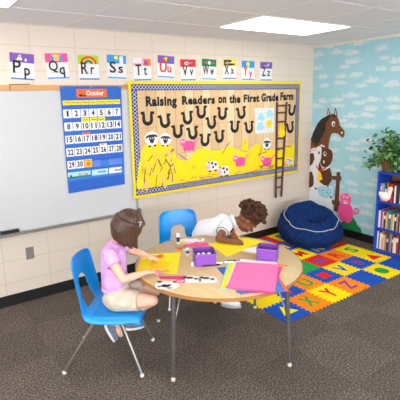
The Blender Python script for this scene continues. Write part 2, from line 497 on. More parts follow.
# ceiling lights: one recessed panel per grid opening
frame_m = mat('light_frame', (225, 222, 218), .4)
diff_m = emit_mat('lit_diffuser', (255, 250, 244), TROF)
lights = [(-1.535, -.945, 'recessed fluorescent ceiling light above the bulletin board side of the room'),
          (-4.575, -.945, 'recessed fluorescent ceiling light cut off by the top left corner of the photo'),
          (-1.535, -3.385, 'recessed ceiling light of the second row, nearer the cloud wall'),
          (-4.575, -3.385, 'recessed ceiling light of the second row, away from the cloud wall'),
          (-1.535, -5.825, 'recessed ceiling light of the last row, nearer the cloud wall'),
          (-4.575, -5.825, 'recessed ceiling light of the last row, away from the cloud wall')]
for lx, ly, lab in lights:
    t = thing('ceiling_light', lab, 'ceiling light', (lx, ly, H), group='fluorescent ceiling lights')
    f = MB()
    for dx, dy, w, h in ((0, .296, 1.2, .012), (0, -.296, 1.2, .012), (.594, 0, .012, .60), (-.594, 0, .012, .60)):
        f.box((dx, dy, -.004), (w, h, .008))
    f.build('frame', frame_m, t)
    d = MB(); d.box((0, 0, -.0035), (1.176, .58, .003)); d.build('diffuser', diff_m, t)

# unseen windows added behind the camera, glowing panes as frontal fill light
pane_m = emit_mat('daylight_pane', (244, 248, 255), FILL)
wfm = mat('window_frame_white', (230, 228, 224), .5)
def window(n, c, w, h, axis):
    t = empty(f'window_{n}', c); struct(t)
    def bx(name, u, z, du, dz, th, mt, off=0):
        m = MB(); m.box((u, off, z) if axis == 'x' else (off, u, z), (du, th, dz) if axis == 'x' else (th, du, dz)); o = m.build(name, mt, t); struct(o)
    s = 1
    for u, z, du, dz in ((0, h / 2 + .03, w + .12, .06), (0, -h / 2 - .03, w + .12, .06), (w / 2 + .03, 0, .06, h), (-w / 2 - .03, 0, .06, h), (0, 0, .04, h)): bx('window_frame', u, z, du, dz, .05, wfm)
    bx('window_pane', 0, 0, w, h, .01, pane_m)
for n, (c, w_, h_, ax) in enumerate((((-5.3, Y0 + .03, 1.45), 1.9, 1.3, 'x'), ((-3.2, Y0 + .03, 1.45), 1.9, 1.3, 'x'), ((-1.1, Y0 + .03, 1.45), 1.9, 1.3, 'x'), ((X0 + .03, -5.4, 1.45), 1.9, 1.3, 'y'), ((X0 + .03, -3.2, 1.45), 1.9, 1.3, 'y'))): window(n + 1, c, w_, h_, ax)

# ------------------------------------------------------------------ whiteboard
wb = thing('whiteboard', 'long white dry-erase board with aluminium tray and tan cork rail on the left', 'whiteboard', (-5.17, 0, 0))
W = 2.44
m = MB(); m.box((W / 2, -.008, 1.31), (W, .014, 1.25)); m.build('panel', mat('glossy_whiteboard', (198, 198, 198), .45, var=.015, spec=.25), wb)
m = MB(); m.box((W - .012, -.0095, 1.31), (.026, .016, 1.25)); m.box((.012, -.0095, 1.31), (.026, .016, 1.25)); m.build('frame', alu, wb)
m = MB(); m.prism([(0, 0, .655), (0, -.02, .655), (0, -.07, .683), (0, -.075, .70), (0, -.068, .70), (0, -.06, .69), (0, -.016, .688), (0, 0, .69)], (W - .01, 0, 0))
m.build('tray', alu, wb)
m = MB(); m.box((W - .004, -.037, .69), (.016, .08, .045)); m.build('tray_end_cap', mat('grey_plastic', (120, 118, 118), .5), wb, bevel=.004)
m = MB(); m.box((W / 2 - .01, -.009, 1.962), (W - .03, .0165, .046)); m.build('cork_rail', mat('tan_cork', (214, 160, 106), .8, var=.12, scale=120), wb, bevel=.002)
m = MB(); m.tube([(W - .115, -.020, 1.945), (W - .115, -.028, 1.975), (W - .095, -.028, 1.99), (W - .08, -.026, 1.965)], .004); m.build('rail_clip', steel, wb, smooth=True)

hk = thing('wire_hanger', 'thin black wire bracket on the cork rail under the P card', 'wire hook', (-3.9, -.02, 1.94))
m = MB(); m.tube([(0, -.003, 0), (0, -.004, .05), (.17, -.004, .052)], .0035, 6); m.build('wire', black, hk)

er = thing('whiteboard_eraser', 'black felt whiteboard eraser lying on the tray at the far left', 'eraser', (-4.03, -.038, .690))
m = MB(); m.box((0, 0, .024), (.16, .044, .02)); m.build('handle', mat('black_plastic', (28, 28, 30), .4), er, bevel=.005)
m = MB(); m.box((0, 0, .007), (.155, .042, .014)); m.build('felt_pad', mat('grey_felt', (70, 70, 72), .95), er)

ol = thing('outlet_plate', 'grey steel blank outlet plate on the block wall under the whiteboard', 'outlet cover', (-3.87, 0, .462))
m = MB(); m.box((0, -.003, 0), (.072, .006, .116)); m.build('plate', mat('plate_steel', (150, 142, 136), .45, .4), ol, bevel=.002)
m = MB(); m.lathe([(.004, -.001), (.004, .001)], (0, 0, 0), 10)
for zz in (-.042, .042):
    mm = MB(); mm.box((0, -.0065, zz), (.007, .002, .007)); mm.build('screw', steel, ol)

# ------------------------------------------------------------------ alphabet cards
cards = [('P', (-3.777, 2.139), -3.5, purple, 0, 'purple'), ('Q', (-3.472, 2.15), 2.0, pinkp, 0, 'pink'), ('R', (-3.174, 2.143), 0, chartr, 0, 'lime rainbow'),
         ('S', (-2.887, 2.156), -1.5, skyb, 0, 'blue sunny'), ('T', (-2.607, 2.139), 1.5, pinkl, 0, 'pale pink and orange'), ('U', (-2.323, 2.17), -2.5, purple, 1, 'purple umbrella'),
         ('V', (-2.041, 2.142), .8, red, 0, 'red'), ('W', (-1.757, 2.154), -1.8, green, 0, 'green'), ('X', (-1.461, 2.162), 1.2, yellow, 0, 'yellow and black'),
         ('Y', (-1.172, 2.151), -1.0, skyb, 1, 'sky blue'), ('Z', (-.872, 2.147), 0, purple, 0, 'purple')]
CW, CH = .203, .226
rule_m = mat('faint_rule', (176, 172, 176), .7)
for i, (ch, (cx, cz), tilt, band, isred, cname) in enumerate(cards):
    t = thing('alphabet_card', f'white alphabet card {ch}{ch.lower()} with {cname} picture strip on the upper wall', 'alphabet card', (cx, -.0005, cz), group='alphabet cards above the boards', ry=R_(-tilt))
    m = MB(); m.flat(rect(-CW / 2, -CH / 2, CW, CH), 0, .002)
    m.m(1)
    for zz, x0, x1 in ((-.052, -.07, .08), (.03, -.075, -.03)): m.flat(rect(x0, zz, x1 - x0, .0025), -.002, .0006)
    m.build('card', [white, rule_m], t)
    b = MB(); bh = .078; z0 = CH / 2 - bh
    b.flat(rect(-CW / 2, z0, CW, bh), -.002, .001)
    mats = [band]
    def pic(mt): mats.append(mt); b.m(len(mats) - 1)
    if ch == 'P':
        pic(white); b.flat(oval(-.02, z0 + .028, .022, .018), -.003, .0008); b.flat(oval(-.018, z0 + .052, .012, .014), -.003, .0008); b.flat(oval(.03, z0 + .024, .009, .014), -.003, .0008)
        pic(black); b.flat(oval(-.018, z0 + .052, .004, .005), -.0038, .0006); b.flat(rect(-.035, z0 + .012, .03, .006), -.0038, .0006); pic(yellow); b.flat(oval(-.045, z0 + .02, .007, .007), -.003, .0008)
    if ch == 'Q':
        pic(skyb); b.flat(rect(-.05, z0, .022, .065), -.003, .0006); b.flat(rect(.03, z0, .022, .065), -.003, .0006)
        pic(yellow); b.flat([(-.03, z0 + .048), (.03, z0 + .048), (.034, z0 + .072), (.015, z0 + .06), (0, z0 + .074), (-.015, z0 + .06), (-.034, z0 + .072)], -.003, .001)
        pic(mat('tan_face', (236, 178, 140), .7)); b.flat(oval(0, z0 + .03, .026, .026), -.003, .0008); pic(red); b.flat(rect(-.025, z0, .05, .008), -.004, .0006)
    if ch == 'R':
        for rr, mt in ((.082, red), (.068, orange), (.056, yellow), (.044, green), (.032, blue), (.018, yellow)):
            pic(mt); b.flat(oval(0, z0, rr, rr * .86, 24, 0, 0, PI), -.003 - (.09 - rr) * .03, .0008)
    if ch == 'S':
        pic(yellow); b.flat(oval(-.005, z0 + .052, .02, .02), -.003, .0008); pic(white); b.flat(rect(.03, z0, .04, .07), -.003, .0008)
    if ch == 'T':
        pic(white); b.flat(rect(-CW / 2, z0 + .03, .1, bh - .03), -.003, .0005); pic(orange); b.flat(rect(.02, z0, .08, .066), -.003, .0008); pic(purple); b.flat([(.015, z0 + .012), (.07, z0 + .012), (.055, z0 + .05), (.04, z0 + .056)], -.0038, .0008)
    if ch == 'U':
        for k, mt in enumerate((red, orange, yellow, green, blue)):
            pic(mt); a = PI - PI * k / 5; b.flat([(0, z0 + .018)] + oval(0, z0 + .018, .052, .046, 4, 0, a - PI / 5, a), -.003, .0008)
    if ch == 'V':
        pic(lblue); b.flat(oval(-.022, z0 + .036, .028, .02), -.003, .0008); pic(skyb); b.flat(oval(-.018, z0 + .036, .013, .009), -.0038, .0006); b.flat(rect(.0, z0 + .034, .05, .012), -.003, .0008)
    if ch == 'W':
        pic(pinkd); b.flat(rect(-.075, z0 + .03, .15, .016), -.003, .0006); pic(white); b.flat(oval(0, z0 + .038, .019, .02), -.0036, .0008); pic(yellow); b.flat(oval(0, z0 + .038, .008, .008), -.0044, .0004)
    if ch == 'X':
        pic(black); b.flat(rect(-.08, z0 + .008, .11, .062), -.003, .0006); b.flat(rect(.03, z0 + .012, .05, .02), -.003, .0006); pic(mat('grey_paper', (150, 150, 156), .7)); b.flat(oval(-.03, z0 + .036, .036, .018), -.0036, .0006); pic(white); b.flat(rect(0, z0 + .034, .07, .012), -.0036, .0004)
    if ch == 'Y':
        pic(yellow); b.flat(oval(0, z0 + .042, .026, .028), -.003, .0008); pic(offwhite); b.flat(rect(-.012, z0, .024, .02), -.003, .0006)
    if ch == 'Z':
        pic(mat('grey_paper', (150, 150, 156), .7)); b.flat(oval(-.005, z0 + .03, .036, .015), -.003, .0008); pic(white); b.flat([(.02, z0 + .03), (.05, z0 + .04), (.04, z0 + .065), (.03, z0 + .06)], -.0038, .0006)
    b.build('picture_strip', mats, t)
    l = MB()
    up, lo_ = ch, ch.lower()
    l.text(up, -.078 if ch not in 'W' else -.09, -.056, .066 if ch not in 'QWU' else .082, .106, -.0066, .0014, .012)
    desc = lo_ in 'pqy'
    l.text(lo_, .015, -.10 if desc else -.055, .048 if lo_ not in 'rt' else .036, .092 if desc else (.080 if lo_ == 't' else .062), -.0066, .0012, .014)
    l.build('lettering', red if isred else black, t)
    l = MB()
    for k in range(12): l.flat(rect(-CW / 2 + .004 + k * .0166, -CH / 2 + .004, .0145, .014), -.002, .0008)
    l.build('dashed_line', skyb if i % 2 else mat('ocean_paper', (30, 112, 190), .6), t)

# ------------------------------------------------------------------ October pocket chart
cal = thing('pocket_calendar', 'blue hanging pocket chart calendar headed October on the whiteboard', 'calendar', (-3.47, -.022, 1.975))
# local x 0..0.60, z 0 .. -1.0
chart_m = mat('blue_vinyl', (28, 92, 186), .45, var=.05, scale=12)
m = MB(); m.prism([(0, 0, 0), (.607, 0, 0), (.592, 0, -.985), (.002, 0, -1.0)], (0, -.004, 0)); m.build('chart', chart_m, cal)
pk = mat('clear_pocket', (58, 120, 206), .25, var=.03)
for k, zt in enumerate((-.205, -.325, -.445, -.565, -.685, -.79)):
    m = MB(); m.flat(rect(.006, zt - .09, .588, .06), -.004, .0008); m.build('pocket', pk, cal)
m = MB(); m.flat(rect(.15, -.105, .302, .078), -.004, .002); m.m(1); m.flat(oval(.19, -.085, .02, .012), -.006, .0008); m.flat(oval(.225, -.088, .012, .01), -.006, .0008)
tl = m.build('title_card', [mat('orange_card', (238, 104, 44), .6), darkbrown], cal)
m = MB(); m.text('October', .245, -.086, .175, .045, -.006, .0012, .02); m.build('lettering', white, tl)
days = ['Sunday', 'Monday', 'Tuesday', 'Wednesday', 'Thursday', 'Friday', 'Saturday']
for k, dn in enumerate(days):
    x = .013 + k * .0827
    m = MB(); m.flat(rect(x, -.172, .078, .042), -.004, .002); dc = m.build('weekday_card', yellow, cal)
    m = MB(); m.text(dn, x + .008, -.158, .062, .016, -.006, .0008, .01); m.build('lettering', black, dc)
rowz = [-.209, -.329, -.449, -.568, -.688]
for d in range(1, 31):
    r, c = divmod(d - 1, 7)
    x = .011 + c * .0827; z = rowz[r] - .08
    m = MB(); m.flat(rect(x, z, .0765, .078), -.005, .002); dc = m.build('date_card', white, cal); dc['label'] = f'white date card numbered {d}'
    m = MB(); s_ = str(d)
    if len(s_) == 1: m.text(s_, x + .024 if s_ != '1' else x + .03, z + .013, .030 if s_ != '1' else .018, .054, -.007, .0008, .034)
    else: m.text(s_, x + .012, z + .013, .054, .054, -.007, .0008, .034, spacing=1.12)
    m.build('numeral', black, dc)
for c, r, mt, lab in ((2, 1, yellow, 'yellow holiday card'), (3, 1, yellow, 'yellow holiday card'), (4, 1, yellow, 'yellow holiday card'), (5, 1, green, 'green picture card'), (2, 2, orange, 'small orange picture card'), (4, 3, white, 'white card with red print')):
    x = .011 + c * .0827; z = rowz[r]
    m = MB(); m.flat(rect(x + .002, z - .002, .074, .036 if mt is yellow else .02), -.004, .003)
    m.m(1)
    if mt is yellow: m.flat(rect(x + .012, z + .012, .05, .006), -.007, .0006)
    else: m.flat(rect(x + .012, z + .006, .04, .007), -.007, .0006)
    o = m.build('event_card', [mt, black if mt is yellow else red], cal); o['label'] = lab
x = .011 + 2 * .0827
m = MB(); m.flat(rect(x, rowz[4] - .08, .078, .08), -.005, .002); m.m(1); m.flat(oval(x + .04, rowz[4] - .045, .022, .02), -.007, .0006); m.flat(rect(x + .01, rowz[4] - .016, .055, .007), -.007, .0006)
m.build('event_card', [yellow2, orange], cal)['label'] = 'orange picture card after the 30'
for x0, w in ((.175 + .09, .075), (.43, .14)):
    m = MB(); m.flat(rect(x0, rowz[4] - .082, w, .06), -.005, .0008); m.build('empty_pocket', mat('pale_pocket', (92, 122, 206), .3), cal)
for x0, w, mt, tx, tm in ((.006, .226, lblue, 'It is', red), (.246, .168, mat('ice_blue_card', (176, 222, 240), .6), 'windy', black), (.426, .14, white, 'cloudy', black)):
    m = MB(); m.flat(rect(x0, -.855, w, .056), -.005, .002)
    if tx == 'It is': m.m(1); m.flat(rect(x0, -.855, w, .014), -.007, .0005); m.m(2); m.flat(oval(x0 + .03, -.835, .008, .012), -.007, .0006)
    o = m.build('weather_card', [mt, green, black], cal)
    m = MB(); m.text(tx, x0 + (.11 if tx == 'It is' else .06), -.845, .085, .034, -.0075, .0008, .012); m.build('lettering', tm, o)
for x0 in (.02, .29, .585):
    m = MB(); m.ring([(x0 + .007 * math.cos(a), -.006, -.012 + .007 * math.sin(a)) for a in [PI * k / 5 for k in range(10)]], .002); m.build('grommet', steel, cal)

# ------------------------------------------------------------------ bulletin board
BX0, BX1, BZ0, BZ1 = -2.79, -.268, .822, 2.022
bb = thing('bulletin_board', 'wide bulletin board with plank paper and blue and yellow scalloped border', 'bulletin board', (0, 0, 0))
m = MB(); m.box(((BX0 + BX1) / 2, -.026, (BZ0 + BZ1) / 2), (BX1 - BX0 - .06, .016, BZ1 - BZ0 - .06)); m.box(((-2.70 + BX1 - .04) / 2, -.0105, (BZ0 + BZ1) / 2), (BX1 - .04 + 2.70, .017, BZ1 - BZ0 - .1))
m.build('panel', plank_paper(), bb)
YB = -.0345
def scallop(p0, p1, nrm, n, w=.036):
    """strip whose outer edge is a row of bumps"""
    p0, p1, nrm = V(p0), V(p1), V(nrm)
    d = (p1 - p0); pts = []
    for i in range(n):
        for k in range(5):
            a = PI * k / 5
            q = p0 + d * ((i + (1 - math.cos(a)) / 2) / n) + nrm * (.015 * math.sin(a))
            pts.append((q.x, q.y))
    pts.append((p1.x, p1.y)); pts.append(((p1 - nrm * w).x, (p1 - nrm * w).y)); pts.append(((p0 - nrm * w).x, (p0 - nrm * w).y))
    return pts
yb = mat('yellow_border', (248, 214, 10), .5, var=.02)
for p0, p1, nr, n in (((BX0, BZ1 - .012), (BX1, BZ1 - .012), (0, 1), 56), ((BX1, BZ0 + .012), (BX0, BZ0 + .012), (0, -1), 56), ((BX0 + .012, BZ0), (BX0 + .012, BZ1), (-1, 0), 27), ((BX1 - .012, BZ1), (BX1 - .012, BZ0), (1, 0), 27)):
    m = MB(); m.flat(scallop(p0, p1, nr, n), YB if nr[0] else YB - .001, .0015); m.build('scalloped_border', yb, bb)
zz = zigzag_mat()
for cx, cz, ln, rot in (((BX0 + BX1) / 2, BZ1 - .061, BX1 - BX0 - .07, 0), ((BX0 + BX1) / 2, BZ0 + .061, BX1 - BX0 - .07, PI), (BX0 + .061, (BZ0 + BZ1) / 2, BZ1 - BZ0 - .07, -PI / 2), (BX1 - .061, (BZ0 + BZ1) / 2, BZ1 - BZ0 - .07, PI / 2)):
    m = MB(); m.box((0, 0, 0), (ln, .002, .062)); o = m.build('zigzag_border', zz, bb); o.location = (cx, YB - .0042 - (.0022 if rot in (0, PI) else 0), cz); o.rotation_euler = (0, rot, 0)
ttl = empty('title_lettering', (0, 0, 0)); ttl.parent = bb
for wd, x0, x1, zb, zt in (('Raising', -2.600, -2.222, 1.738, 1.872), ('Readers', -2.155, -1.704, 1.772, 1.868), ('on', -1.655, -1.539, 1.776, 1.851), ('the', -1.492, -1.32, 1.772, 1.872), ('First', -1.271, -1.013, 1.778, 1.872), ('Grade', -.981, -.682, 1.780, 1.882), ('Farm', -.648, -.407, 1.788, 1.892)):
    m = MB(); m.text(wd, x0, zb, x1 - x0, zt - zb, YB, .002, .05, spacing=1.12); m.build('title_word', black, ttl)

def cut(name, label, cat, x, z, group=None, y=YB, rot=0.):
    return thing(name, label, cat, (x, y, z), group=group, ry=R_(-rot))

# horseshoes
hs = [(-2.586, 1.643, 0, 'above the left sheep head'), (-2.378, 1.607, 8, 'above the right sheep head'), (-2.22, 1.488, 2, 'just right of the sheep'), (-2.087, 1.628, 6, 'second row above the small pig'),
      (-2.021, 1.458, 8, 'right over the small pink pig'), (-1.899, 1.685, 0, 'up against the word Readers'), (-1.853, 1.369, -2, 'hanging lowest of the first half'), (-1.756, 1.561, 8, 'under the end of Readers'),
      (-1.643, 1.393, 4, 'above the yellow hill, below the word on'), (-1.597, 1.657, -4, 'directly under the word on'), (-1.41, 1.495, -3, 'lower one under the word the'), (-1.305, 1.654, 10, 'upper one under the words the First'),
      (-1.179, 1.474, 6, 'touching the left of the white chart'), (-.433, 1.658, -8, 'upper one right of the ladder'), (-.454, 1.431, 14, 'lower one right of the ladder')]
ords = ['first', 'second', 'third', 'fourth', 'fifth', 'sixth', 'seventh', 'eighth', 'ninth', 'tenth', 'eleventh', 'twelfth', 'thirteenth', 'fourteenth', 'fifteenth', 'sixteenth']
m = MB()
o_, i_ = [], []
for k in range(19):
    a = PI + PI * k / 18
    o_.append((.064 * math.cos(a), -.006 + .066 * math.sin(a))); i_.append((.028 * math.cos(a), -.004 + .028 * math.sin(a)))
outer = [(-.080, .072), (-.080, .050), (-.060, .044)] + o_ + [(.060, .044), (.080, .050), (.080, .072), (.036, .076), (.030, .045)] + i_[::-1] + [(-.030, .045), (-.036, .076)]
m.flat(outer, 0, .003)
m.m(1)
for sx in (-1, 1):
    for zz_ in (.03, -.005): m.flat(oval(sx * .049, zz_, .003, .006, 8), -.003, .0005)
hs0 = m.build('paper_horseshoe', [black, mat('grey_ink', (92, 88, 86), .7)])
for k, (x, z, tl, where) in enumerate(hs):
    o = hs0 if k == 0 else hs0.copy()
    if k: COL.objects.link(o)
    o.location = (x, YB - .0005, z); o.rotation_euler = (0, R_(-tl), 0)
    tag(o, f'black paper horseshoe {where} on the bulletin board', 'horseshoe cutout', 'paper horseshoes on the bulletin board')

# yellow hills and hay
hillpts = [(-2.69, .885), (-2.72, 1.09), (-2.60, 1.30), (-2.36, 1.30), (-2.25, 1.20), (-2.12, 1.165), (-2.0, 1.245), (-1.89, 1.282), (-1.765, 1.25), (-1.647, 1.236), (-1.49, 1.272), (-1.37, 1.215), (-1.21, 1.176), (-1.06, 1.264), (-.935, 1.205), (-.757, 1.165), (-.59, 1.175), (-.383, 1.205), (-.345, 1.19), (-.345, .885)]
top = smooth_poly(hillpts[1:-1], 4, False)
m = MB(); m.flat([(-2.69, .885)] + [p for p in top if p[0] > -2.69] + [(-.345, .885)], 0, .0015)
tag(m.build('paper_hill', yellow, loc=(0, YB - .0004, 0)), 'long rolling yellow paper hills along the bottom of the bulletin board', 'paper hill')
hb = cut('hay_bale', 'tall yellow hay bale of paper under the two sheep heads', 'hay bale cutout', -2.48, .90)
YH = -.002
m = MB(); m.flat(smooth_poly([(-.235, .0), (-.25, .18), (-.21, .36), (-.15, .475), (-.02, .49), (.06, .46), (.17, .44), (.215, .36), (.245, .22), (.235, .0)], 4), YH, .004); m.build('bale', mat('hay_yellow', (250, 212, 18), .7, var=.08, scale=25), hb)
rs = random.Random(3)
m = MB()
for k in range(62):
    x, z = rs.uniform(-.2, .2), rs.uniform(.02, .38); a = rs.gauss(PI / 2, .45); ln = rs.uniform(.05, .15)
    m.m(k % 3); m.flat(strip((x - ln / 2 * math.cos(a), z - ln / 2 * math.sin(a)), (x + ln / 2 * math.cos(a), z + ln / 2 * math.sin(a)), rs.uniform(.007, .014)), YH - .004 - k * .00004, .001)
m.build('straw', [mat('straw_yellow', (250, 206, 60), .7), mat('tan_straw', (236, 186, 140), .8), mat('dark_straw', (112, 78, 38), .8)], hb)['kind'] = 'stuff'
# scattered raffia along the bottom
m = MB()
for k in range(70):
    x = rs.uniform(-2.22, -.40); z = rs.uniform(.905, .965); a = rs.gauss(0, .35); ln = rs.uniform(.05, .16)
    m.m(k % 3); m.flat(strip((x - ln / 2 * math.cos(a), z - ln / 2 * math.sin(a)), (x + ln / 2 * math.cos(a), z + ln / 2 * math.sin(a)), rs.uniform(.004, .008)), -.0026 - k * .00003, .001)
for x, z, a, ln in ((-2.16, 1.20, -.6, .14), (-2.12, 1.15, .5, .1), (-1.55, 1.26, .9, .17), (-1.50, 1.30, .7, .1), (-.96, 1.14, .15, .16), (-.99, 1.16, 1.3, .14), (-.62, 1.17, .3, .14), (-.58, 1.15, -.7, .12), (-1.80, 1.17, .8, .1), (-.9, .98, .1, .2), (-.5, 1.19, -.2, .14)):
    m.m(1 if ln < .13 else 2); m.flat(strip((x - ln / 2 * math.cos(a), z - ln / 2 * math.sin(a)), (x + ln / 2 * math.cos(a), z + ln / 2 * math.sin(a)), .008), -.0052, .001)
tag(m.build('raffia_straw', [yellow2, bpy.data.materials['tan_straw'], bpy.data.materials['dark_straw']], loc=(0, YB, 0)), 'loose brown and tan raffia straw scattered over the yellow paper hills', 'straw', kind='stuff')

# sheep
YS = YB - .009
def sheep(x, z, sc, label, tilt=0, YS=YB - .0066):
    t = cut('paper_sheep', label, 'sheep cutout', x, z, 'paper sheep on the bulletin board', YS, tilt)
    m = MB(); pts = []
    for k in range(28):
        a = 2 * PI * k / 28; r = 1 + .06 * math.cos(a * 9); pts.append((.08 * sc * r * math.cos(a), .072 * sc * r * math.sin(a)))
    m.flat(pts, 0, .003); m.build('wool', white, t)
    m = MB(); m.flat(smooth_poly([(-.03 * sc, .018 * sc), (.03 * sc, .018 * sc), (.024 * sc, -.028 * sc), (0, -.05 * sc), (-.024 * sc, -.028 * sc)], 4), -.003, .0015)
    m.flat(smooth_poly([(-.025 * sc, .02 * sc), (-.062 * sc, .004 * sc), (-.064 * sc, .022 * sc), (-.04 * sc, .036 * sc), (0, .04 * sc), (.04 * sc, .036 * sc), (.064 * sc, .022 * sc), (.062 * sc, .004 * sc), (.025 * sc, .02 * sc)], 3), -.003, .0014)
    m.m(1)
    for sx in (-1, 1): m.flat(oval(sx * .014 * sc, .002, .008 * sc, .009 * sc, 10), -.0045, .0006)
    m.m(0)
    for sx in (-1, 1): m.flat(oval(sx * .014 * sc, 0, .004 * sc, .005 * sc, 8), -.0051, .0004)
    m.build('face', [mat('sheep_black', (52, 48, 46), .7), white], t)
    m = MB()
    for sx in (-1, 1): m.flat(oval(sx * .03 * sc, -.074 * sc, .014 * sc, .010 * sc, 10), -.001, .0032)
    m.build('hoof', black, t)
sheep(-2.552, 1.437, 1.05, 'left sheep head peeking over the yellow hay bale', 3)
sheep(-2.384, 1.416, .92, 'right sheep head peeking over the yellow hay bale', -6)
sheep(-.879, 1.255, .95, 'single sheep standing below the white chart, left of the ladder', -4, YB - .0022)

# cows
spot = mat('cow_brown', (92, 52, 30), .7)
def cow(x, z, sc, label):
    t = cut('paper_cow', label, 'cow cutout', x, z, 'paper cows on the bulletin board', YB - .003)
    m = MB(); m.flat(smooth_poly([(-.08 * sc, .02 * sc), (-.05 * sc, .05 * sc), (.04 * sc, .05 * sc), (.08 * sc, .03 * sc), (.078 * sc, -.035 * sc), (.02 * sc, -.05 * sc), (-.06 * sc, -.045 * sc)], 4), 0, .003)
    m.m(1)
    for dx, dz, rx, rz in ((0, .03, .02, .014), (.05, .012, .018, .016), (.015, -.015, .014, .016), (-.045, .04, .014, .012)): m.flat(oval(dx * sc, dz * sc, rx * sc, rz * sc, 10), -.003, .0006)
    m.build('body', [white, spot], t)
    m = MB(); m.flat(oval(-.055 * sc, -.012 * sc, .032 * sc, .026 * sc, 14), -.0036, .0012); m.m(1); m.flat(oval(-.055 * sc, .014 * sc, .028 * sc, .022 * sc, 14), -.003, .001)
    m.m(2)
    for sx in (-1, 1): m.flat(oval((-.055 + sx * .011) * sc, .018 * sc, .005 * sc, .006 * sc, 8), -.004, .0004)
    m.build('head', [pinkl, white, black], t)
    for dx in (-.03, .05):
        m = MB(); m.flat(rect((dx - .014) * sc, -.066 * sc, .028 * sc, .02 * sc), 0, .003); m.build('leg', black, t)
cow(-1.760, 1.062, 1.05, 'left of the two brown-spotted cows standing side by side on the hill')
cow(-1.590, .983, 1.05, 'right and lower of the two brown-spotted cows standing side by side')
cow(-.467, .982, .80, 'brown-spotted cow at the right end, right of the ladder')

# pigs
def pig(x, z, sc, label):
    t = cut('paper_pig', label, 'pig cutout', x, z, 'paper pigs on the bulletin board', YB - .003)
    m = MB(); m.flat(smooth_poly([(-.07 * sc, .03 * sc), (-.03 * sc, .055 * sc), (.05 * sc, .05 * sc), (.085 * sc, .02 * sc), (.08 * sc, -.03 * sc), (.06 * sc, -.068 * sc), (.03 * sc, -.05 * sc), (.0, -.068 * sc), (-.03 * sc, -.05 * sc), (-.05 * sc, -.065 * sc), (-.07 * sc, -.02 * sc)], 4), 0, .003); m.build('body', pinkp, t)
    m = MB(); m.flat(oval(-.075 * sc, .042 * sc, .040 * sc, .037 * sc, 16), -.003, .0012); m.m(1)
    for sx in (-1, 1): m.flat(oval((-.08 + sx * .014) * sc, .048 * sc, .012 * sc, .013 * sc, 10), -.0042, .0005)
    m.m(2)
    for sx in (-1, 1): m.flat(oval((-.082 + sx * .014) * sc, .046 * sc, .005 * sc, .006 * sc, 8), -.0047, .0004)
    m.build('head', [mat('bright_pink_paper', (244, 96, 164), .6), white, black], t)
    for dx in (-.105, -.05):
        m = MB(); m.flat([((dx - .014) * sc, .07 * sc), ((dx + .016) * sc, .07 * sc), (dx * sc, .105 * sc)], -.001, .0015); m.build('ear', pinkl, t)
    m = MB(); m.flat(strip((.075 * sc, .03 * sc), (.145 * sc, .075 * sc), .02 * sc), -.0005, .002); m.build('tail', mat('mid_pink_paper', (232, 108, 160), .6), t)
pig(-2.085, 1.325, 1.0, 'left pink pig standing behind the hill, below the horseshoes')
pig(-1.33, 1.07, 1.0, 'middle pink pig on the hill under the yellow chick')
pig(-.875, 1.02, 1.0, 'right pink pig on the hill, left of the ladder')

# chicks
def chick(x, z, sc, label, y=YB - .004):
    t = cut('paper_chick', label, 'chick cutout', x, z, 'paper chicks on the bulletin board', y)
    m = MB(); m.flat(smooth_poly(oval(0, -.03 * sc, .056 * sc, .05 * sc, 10), 3), 0, .0025); m.build('body', yellow, t)
    m = MB(); m.flat(oval(0, .035 * sc, .046 * sc, .044 * sc, 18), -.0025, .0012); m.m(1)
    for sx in (-1, 1): m.flat(oval(sx * .015 * sc, .045 * sc, .005 * sc, .006 * sc, 8), -.0037, .0004)
    m.build('head', [mat('chick_yellow', (252, 214, 24), .6), black], t)
    m = MB(); m.flat([(-.012 * sc, .03 * sc), (.012 * sc, .03 * sc), (0, .014 * sc)], -.0037, .0006); m.build('beak', orange, t)
    for sx in (-1, 1):
        m = MB(); m.flat(oval(sx * .02 * sc, -.082 * sc, .014 * sc, .005 * sc, 8), -.001, .002); m.build('foot', mat('chick_foot', (150, 96, 24), .6), t)
chick(-2.023, 1.04, .95, 'left chick, yellow on the yellow hill below the left pig')
chick(-1.25, 1.262, .95, 'middle chick sitting up on top of the hill above a pig')
chick(-.628, 1.405, 1.1, 'chick perched on the brown ladder', YB - .0178)

# chart
pc = cut('paper_chart', 'white gridded chart with pale blue blobs and yellow chick face beside the ladder', 'poster', -.915, 1.55, y=YB - .0005)
m = MB(); m.flat([(-.178, .16), (.16, .15), (.167, -.16), (-.16, -.16)], 0, .002); m.m(1)
for k in range(1, 6): m.flat(rect(-.165 + k * .055, -.155, .002, .305), -.002, .0003)
for k in range(1, 5): m.flat(rect(-.16, -.155 + k * .062, .318, .002), -.002, .0003)
m.build('sheet', [mat('chart_white', (226, 228, 224), .7), rule_m], pc)
for dx, dz, r in ((-.07, .04, .06), (.08, .08, .06), (-.08, -.075, .062)):
    pts = []
    for k in range(24): a = 2 * PI * k / 24; q = r * (1 + .16 * math.sin(3 * a + dx * 40)); pts.append((dx + q * math.cos(a), dz + .75 * q * math.sin(a)))
    m = MB(); m.flat(pts, -.0023, .0005); m.build('blue_blob', lblue, pc)
m = MB(); m.flat(smooth_poly([(.03, .0), (.05, -.01), (.08, -.005), (.11, .005), (.118, -.05), (.105, -.085), (.06, -.09), (.03, -.07)], 3), -.0023, .0012); m.m(1)
for dx in (.058, .09): m.flat(oval(dx, -.035, .005, .006, 8), -.0035, .0004)
m.m(2); m.flat([(.066, -.05), (.082, -.05), (.074, -.062)], -.0035, .0004)
m.build('chick_face', [yellow, black, orange], pc)

